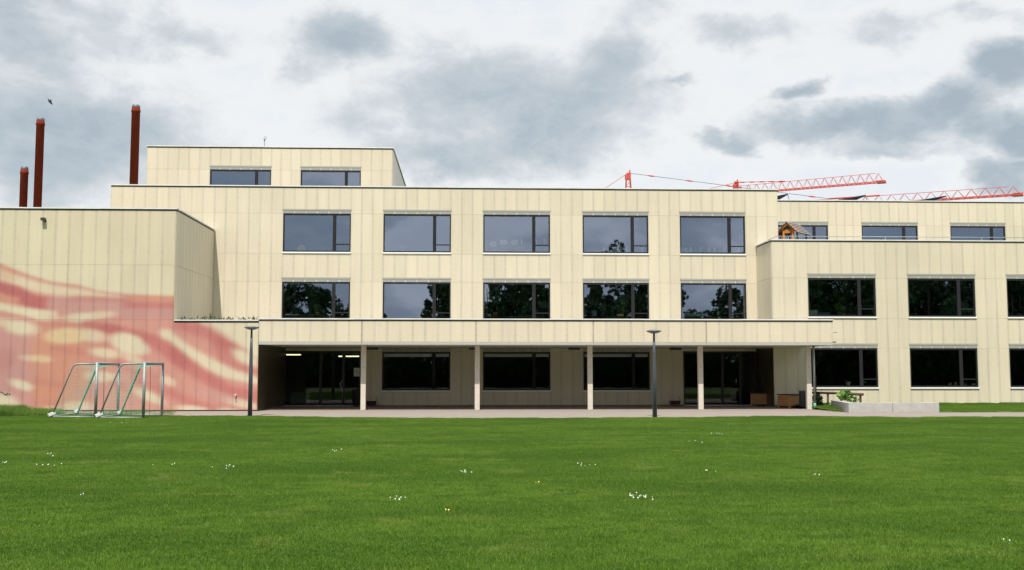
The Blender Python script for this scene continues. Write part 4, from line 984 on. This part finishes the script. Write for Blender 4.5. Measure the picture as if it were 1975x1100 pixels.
for f_, h0 in ((.12, .0), (.33, .0), (.60, .0), (.955, .0)):
    p = ra.lerp(rb_, f_); MB().tube([(p.x, p.y, h0), (p.x, p.y, .80 if f_ > .9 else .73)], .055, 10).build('post', LOG, lr)
def shrub(name, lab, px, py, Y, rad, n, size, m, z=None, group=None):
    x = gx(px, Y, py); z0_ = .08; zc = gz(py, Y, px); t = thing(name, lab, 'plant', (x, Y, z0_), group); rb = random.Random(int(px)); s_ = MB()
    for k in range(7):
        tip = Vector((x + rb.uniform(-.8, .8) * rad[0], Y + rb.uniform(-.6, .6) * rad[1], zc + rb.uniform(-.3, .8) * rad[2])); s_.tube([(x + rb.uniform(-.1, .1), Y, z0_), tip], .008, 4)
    s_.build('stem', STEM, t); MB().leaves((x, Y, zc), rad, n, size, rb).build('foliage', m, t)
shrub('shrub', 'dark green shrub between the drain pipe and the first log post', 1576, 772, 50.6, (.28, .4, .38), 260, .13, LEAFD)
shrub('shrub', 'bright green leafy shrub in front of the log rail', 1629, 763, 48.6, (.36, .35, .24), 150, .17, LEAFB)
shrub('shrub', 'sparse pale green shrub at the right end of the log rail', 1646, 770, 49.5, (.30, .3, .18), 90, .12, LEAFB)
shrub('shrub', 'low green plants at the back corner of the planter wall', 1596, 784, 50.0, (.30, .3, .14), 120, .12, LEAF)
shrub('climber', 'thin climbing plant beside the drain pipe', 1572, 738, 51.8, (.05, .1, .45), 40, .10, LEAFD)
shrub('weed_clump', 'leafy nettle clump at the far left edge of the wall', 12, 795, 47.0, (.55, .5, .22), 300, .12, LEAF)
x, z = at(0, 756, 42); br = thing('branch', 'thin twig with few leaves reaching in from the left edge', 'branch', (x - 1.2, 42, 0)); m = MB(); pts_ = [(x - 1.2, 42, 0), (x - .9, 42, .6), (x - .1, 42, z + .05), at(6, 758, 42), at(14, 764, 42)]
pts_ = pts_[:3] + [(a, 42, b) for a, b in pts_[3:]]; m.tube(pts_, [.02, .016, .012, .01, .006], 5); m.build('twig', STEM, br)
m = MB()
for (px, py) in ((3, 757), (8, 761), (12, 763), (16, 759), (19, 760)): a, b = at(px, py, 42); m.leaves((a, 42, b), (.05, .05, .03), 4, .08)
m.build('leaf_cluster', LEAF, br)

# ------------------------------------------------------------------ things behind the windows
ORD = ['first', 'second', 'third', 'fourth', 'fifth', 'sixth', 'seventh']
SILLZ = lambda zs_: zs_ + .02
def inner_sill(root, a, b, Y, z): MB().box(a, b, Y + .14, Y + .62, z - .05, z).build('inner_sill', SLAB, root)
for (a, b) in WX: inner_sill(main, a, b, YM, z3s + .06); inner_sill(main, a, b, YM, z2s + .28)
for (a, b) in RW[:3]: inner_sill(wing, a, b, YR, zr2s + .06); inner_sill(wing, a, b, YR, zr1s + .06)
zv = z3s + .06
def vase(px, lab, k):
    Y = YM + .26; x = gx(px, Y, 480); h = .33; pr = [[(.05, 0), (.075, .1), (.07, .2), (.04, .27), (.055, .33)], [(.045, 0), (.05, .05), (.08, .2), (.07, .3), (.05, .33)], [(.07, 0), (.03, .09), (.06, .17), (.035, .24), (.06, .31), (.02, .33)]][k % 3]
    o = one('vase', MB().lathe([(0, 0)] + pr + [(0, .3)], (x, Y, zv), 12), VASE, lab, 'vase', 'pale green vases on the upper sills')
for i, px in enumerate((1165, 1184, 1198.5, 1209, 1239, 1249)): vase(px, f'{ORD[i]} pale green vase from left in the fourth upper window', i)
for i, px in enumerate((1332, 1351, 1367, 1378, 1397, 1424)): vase(px, f'{ORD[i]} pale green vase from left in the fifth upper window', i + 1)
x = gx(1319, YM + .25, 480); m = MB()
for (dx, dz_, w, h) in ((-.14, 0, .10, .14), (.02, 0, .22, .10), (-.1, .14, .26, .07), (.05, .2, .14, .1), (-.16, .22, .1, .08)): m.box(x + dx, x + dx + w, YM + .22, YM + .3, zv + dz_, zv + dz_ + h - .004)
one('paper_model', m, VASE, 'pale cut paper model in the left corner of the fifth upper window', 'model')
def chair(px, py, side, lab):
    Y = YM + .85; x, z = at(px, py, Y); t = thing('classroom_chair', lab, 'chair', (x, Y, zv - .3), 'chairs put up in the third upper window')
    w = .20 if not side else .05; m = MB(); n = 14
    vs = [(x + w * math.copysign(abs(math.cos(a)) ** .6, math.cos(a)), Y + d_, z + .15 * math.copysign(abs(math.sin(a)) ** .7, math.sin(a))) for d_ in (0, .03) for a in [2 * math.pi * k / n for k in range(n)]]
    m.add(vs, [tuple(range(n))[::-1], tuple(range(n, 2 * n))] + [(k, (k + 1) % n, n + (k + 1) % n, n + k) for k in range(n)]); m.build('backrest', CHAIRM, t)
    MB().box(x - .19, x + .19, Y - .3, Y, z - .36, z - .335).build('seat', CHAIRM, t); MB().tube([(x, Y - .1, z - .72), (x, Y - .1, z - .36)], .022, 6).build('pedestal', GALV, t); MB().tube([(x, Y + .02, z - .35), (x, Y + .035, z - .1)], .015, 5).build('back_support', GALV, t)
for i, (px, py, sd) in enumerate([(951, 471, 0), (971, 467.5, 0), (993, 467.5, 0), (1006, 466, 1), (1034, 467, 1), (1050, 465, 1)]): chair(px, py, sd, f'{ORD[i]} pale chair from left in the third upper window')
x, z = at(581, 480, YM + .6); m = MB(); n = 12; prf = [(x + .23 * math.cos(math.pi * k / n), z - .1 + .32 * math.sin(math.pi * k / n)) for k in range(n + 1)]
prf = [(x + .23, z - .5)] + prf + [(x - .23, z - .5)]; q = len(prf); m.add([(a, YM + .6, b) for a, b in prf] + [(a, YM + .65, b) for a, b in prf], [tuple(range(q)), tuple(range(q, 2 * q))[::-1]] + [(k, (k + 1) % q, q + (k + 1) % q, q + k) for k in range(q)])
one('chair_back', m, YELLOW, 'rounded yellow chair back in the first upper window', 'chair')
x, z = at(775, 477, YM + .3); t = thing('orchid', 'small white flowers on thin stems in the second upper window', 'plant', (x, YM + .3, zv)); MB().tube([(x, YM + .3, zv), (x + .02, YM + .3, z + .15)], .008, 4).build('stem', STEM, t); m = MB(); m.leaves((x, YM + .3, z + .02), (.2, .1, .13), 12, .09); m.build('flower', WHITE, t); MB().lathe([(0, 0), (.05, 0), (.06, .1), (0, .1)], (x, YM + .3, zv), 10).build('pot', WHITE, t)
def potted(px, pytop, Y, zb, rx, n, size, m, lab, pot=POTB, spiky=False):
    x = gx(px, Y, 600); zt_ = gz(pytop, Y, px); t = thing('potted_plant', lab, 'plant', (x, Y, zb), 'pot plants behind the windows'); rb = random.Random(int(px))
    MB().lathe([(0, 0), (.09, 0), (.12, .18), (.13, .2), (.1, .2), (0, .17)], (x, Y, zb), 12).build('pot', pot, t)
    f = MB()
    if spiky:
        for k in range(26):
            a = rb.uniform(0, 6.28); r_ = rb.uniform(.5, 1) * rx; tip = Vector((x + r_ * math.cos(a), Y + .5 * r_ * math.sin(a), rb.uniform(zb + .3, zt_))); md = Vector((x + r_ * .4 * math.cos(a), Y, tip.z + .12)); b_ = Vector((x, Y, zb + .18)); w = Vector((0.02, 0, .0))
            f.add([b_ - w, b_ + w, md + w, md - w, tip], [(0, 1, 2, 3), (3, 2, 4)])
    else:
        zc = (zt_ + zb + .25) / 2; f.leaves((x, Y, zc), (rx, rx * .7, (zt_ - zc)), n, size, rb)
        for k in range(4): f.tube([(x, Y, zb + .15), (x + rb.uniform(-.6, .6) * rx, Y, rb.uniform(zc, zt_))], .008, 4)
    f.build('foliage', m, t)
z2i = z2s + .28
potted(612, 590, YM + .4, z2i, .28, 0, .1, LEAF, 'spiky green plant in the first middle floor window', TERRA, True); potted(955, 573, YM + .4, z2i, .42, 0, .1, LEAF, 'tall spiky green plant in the third middle floor window', TERRA, True)
potted(1200, 566, YM + .5, z2i, .34, 130, .17, LEAF, 'tall leafy green plant right in the fourth middle floor window'); potted(1163, 584, YM + .5, z2i, .26, 80, .16, LEAF, 'lower leafy green plant left in the fourth middle floor window')
potted(1318, 585, YM + .4, z2i, .20, 60, .12, LEAF, 'leafy plant at the left corner of the fifth middle floor window'); potted(1618, 585, YR + .4, zr2s + .06, .26, 70, .15, LEAFB, 'leafy green plant in the first window of the right wing'); potted(1632, 738, YR + .35, zr1s + .06, .16, 50, .10, LEAFB, 'small pale plant in the first ground floor window of the right wing', WHITE)
def boxes(px0, px1, pyt, Y, zb, m, lab, lid=None):
    a, b = gx(px0, Y, 600), gx(px1, Y, 600); zt_ = max(gz(pyt, Y, px0), zb + .08); t = thing('storage_box', lab, 'box', ((a + b) / 2, Y + .15, zb), 'boxes on the window sills')
    o = MB().box(a, b, Y, Y + .3, zb, zt_ - .035).build('body', m, t); MB().box(a - .012, b + .012, Y - .012, Y + .312, zt_ - .033, zt_).build('lid', lid or m, t)
boxes(550, 560, 609, YM + .2, z2i, BOXGREEN, 'left pale green box in the first middle floor window'); boxes(562, 575, 608, YM + .2, z2i, BOXGREEN, 'right pale green box in the first middle floor window')
boxes(1319, 1364, 604, YM + .2, z2i, BOXBLUE, 'long teal box in the fifth middle floor window'); boxes(1142, 1151, 599, YM + .2, z2i, BOXBLUE, 'stack of teal folders in the fourth middle floor window'); boxes(1126, 1131, 607, YM + .2, z2i, BOXGREEN, 'small pale box in the corner of the fourth middle floor window'); boxes(1191, 1203, 606, YM + .2, z2i, YELLOW, 'yellowish low box under the leafy plants')
boxes(1561, 1577, 598, YR + .2, zr2s + .06, BOXGREEN, 'pale green box in the first window of the right wing'); boxes(1580, 1601, 603, YR + .2, zr2s + .06, BOXBLUE, 'teal box beside the pale one in the right wing'); boxes(1625, 1631, 604, YR + .2, zr2s + .06, TERRA, 'small orange box beside the plant in the right wing')
m = MB(); x, z = at(1664, 737, YR + .3); m.add([(x - .2, YR + .3, z - .02), (x - .05, YR + .3, z + .1), (x + .17, YR + .3, z + .02), (x + .2, YR + .3, z - .05), (x, YR + .3, z - .03), (x - .2, YR + .32, z - .02), (x - .05, YR + .32, z + .1), (x + .17, YR + .32, z + .02), (x + .2, YR + .32, z - .05), (x, YR + .32, z - .03)], [(0, 1, 2, 3, 4), (9, 8, 7, 6, 5), (0, 5, 6, 1), (1, 6, 7, 2), (2, 7, 8, 3), (3, 8, 9, 4), (4, 9, 5, 0)]); m.tube([(x + .05, YR + .31, zr1s + .06), (x + .05, YR + .31, z)], .01, 4)
one('paper_leaf', m, GREENPL, 'bright green paper leaf in the first ground floor window of the right wing', 'decoration')
for (px, py, mm, lab) in [(1832, 741, PINKM, 'small pink paper flower left in the second ground floor window of the right wing'), (1843, 740, YELLOW, 'small yellow paper flower in the second ground floor window of the right wing'), (1862, 741, PINKM, 'larger pink paper flower in the second ground floor window of the right wing'), (1878, 742, WHITE, 'white paper shape at the right of the second ground floor window of the right wing')]:
    x, z = at(px, py, YR + .3); t = thing('paper_flower', lab, 'decoration', (x, YR + .3, zr1s + .06), 'paper flowers in a right wing window'); MB().leaves((x, YR + .3, z), (.09, .04, .07), 14, .09).build('petals', mm, t); MB().tube([(x, YR + .3, zr1s + .06), (x, YR + .3, z)], .008, 4).build('stem', LEAF, t)

# ------------------------------------------------------------------ what the windows mirror: wood and hill behind the viewer
rb = random.Random(11); wd = MB(); tk = MB()
def tree(x, y, h, r, conifer=False):
    tk.tube([(x, y, -.1), (x + rb.uniform(-.3, .3), y, h * .5), (x, y, h * .95)], [.28, .17, .03], 6)
    nclump = 34 if not conifer else 34
    for k in range(nclump):
        if conifer:
            t = rb.uniform(.06, 1); rr = r * .55 * (1.05 - t); a = rb.uniform(0, 6.28); c = (x + rr * math.cos(a), y + rr * math.sin(a), h * t); rad = (r * .3 * (1.15 - t) + .2, r * .3 * (1.15 - t) + .2, .7)
        else:
            a = rb.uniform(0, 6.28); t = rb.uniform(.12, .95); rr = r * math.sqrt(max(0, 1 - ((t - .5) / .55) ** 2)) * rb.uniform(.3, 1.25); c = (x + rr * math.cos(a), y + rr * math.sin(a), h * t); k_ = rb.uniform(.55, 1.15); rad = (r * .36 * k_, r * .36 * k_, h * .085 * k_)
        if k % 3 == 0: tk.tube([(x, y, max(.5, c[2] - r * .5)), c], [.06, .02], 4)
        wd.leaves(c, rad, 110, .60, rb)
for (x, h, r) in [(-27, 13, 4.5), (-23, 12, 4), (-19.5, 9.5, 3.2), (4, 10, 3), (9, 11, 3), (14, 12, 3.5), (18, 12, 3.5), (22, 12, 3.5), (44, 13, 4), (51, 13, 4), (57, 13, 4), (63, 13, 4), (70, 13, 4), (-34, 16, 4), (-29, 17, 4.5), (-25.5, 18.5, 4), (-22, 15, 3.6), (-18.5, 12.5, 2.6), (-15.5, 11, 2.2), (-11.2, 10, 1.5), (-3.6, 14.5, 1.8), (-1.2, 15.5, 2.6), (2.5, 13, 2.4), (5, 16, 2.6), (7.2, 15.5, 2.6), (10.5, 13, 2.6), (13.8, 15, 3), (16.5, 16.5, 3.4), (19.8, 18.8, 3), (23.2, 16, 3.4), (25.5, 15, 2.4), (29, 8.5, 2.4), (32, 10.5, 3.2), (35, 12.5, 3.2), (39, 15, 4), (42, 18, 4), (48, 19, 4.5), (54, 19, 4.5), (60, 20, 4.5), (66, 19, 4.5), (72, 20, 4.5), (79, 20, 4.5),
                  (45, 18, 4), (51, 19, 4), (57, 20, 4.5), (63, 19, 4.5), (69, 20, 4.5), (76, 19, 4.5), (83, 20, 4.5), (-42, 17, 4), (-50, 17, 4.5)]:
    tree(x, -25 + rb.uniform(-3, 3), h, r, h > 13.5 and rb.random() < .45)
for i in range(13): tree(42 + i * 4.2, -31 + rb.uniform(-1, 1), rb.uniform(18, 22), 5)
for i in range(46):                       # undergrowth closes the wood towards the ground
    x = -50 + i * 3.0; wd.leaves((x, -18 + rb.uniform(-1, 1), 2.2), (2.4, 1.3, 2.6), 260, .8, rb); wd.box(x - 1.5, x + 1.5, -20, -19, -.1, 3.6 + rb.uniform(-.5, .9))
tag(wd.build('woodland', LEAFD), 'dark trees behind the viewer that the windows mirror', 'trees', kind='stuff')
tag(tk.build('woodland_trunks', STEM), 'trunks of the trees that the windows mirror', 'trees', kind='stuff')
hl = MB(); n = 60; vs = []
for j, (yy, k) in enumerate(((-180, 0), (-260, .6), (-360, 1.0), (-480, .3))):
    for i in range(n + 1):
        xx = -500 + 1000 * i / n; vs.append((xx, yy, -1 + k * (17 + 12 * math.sin(xx * .011 + 1.2) + 6 * math.sin(xx * .037) + 3 * math.sin(xx * .13))))
hl.add(vs, [(j * (n + 1) + i + 1, j * (n + 1) + i, (j + 1) * (n + 1) + i, (j + 1) * (n + 1) + i + 1) for j in range(3) for i in range(n)], True)
tag(hl.build('hill', mat('hill_wood', (.035, .05, .045), .9, 0, .4, .05)), kind='structure')

scene.render.engine = 'CYCLES'
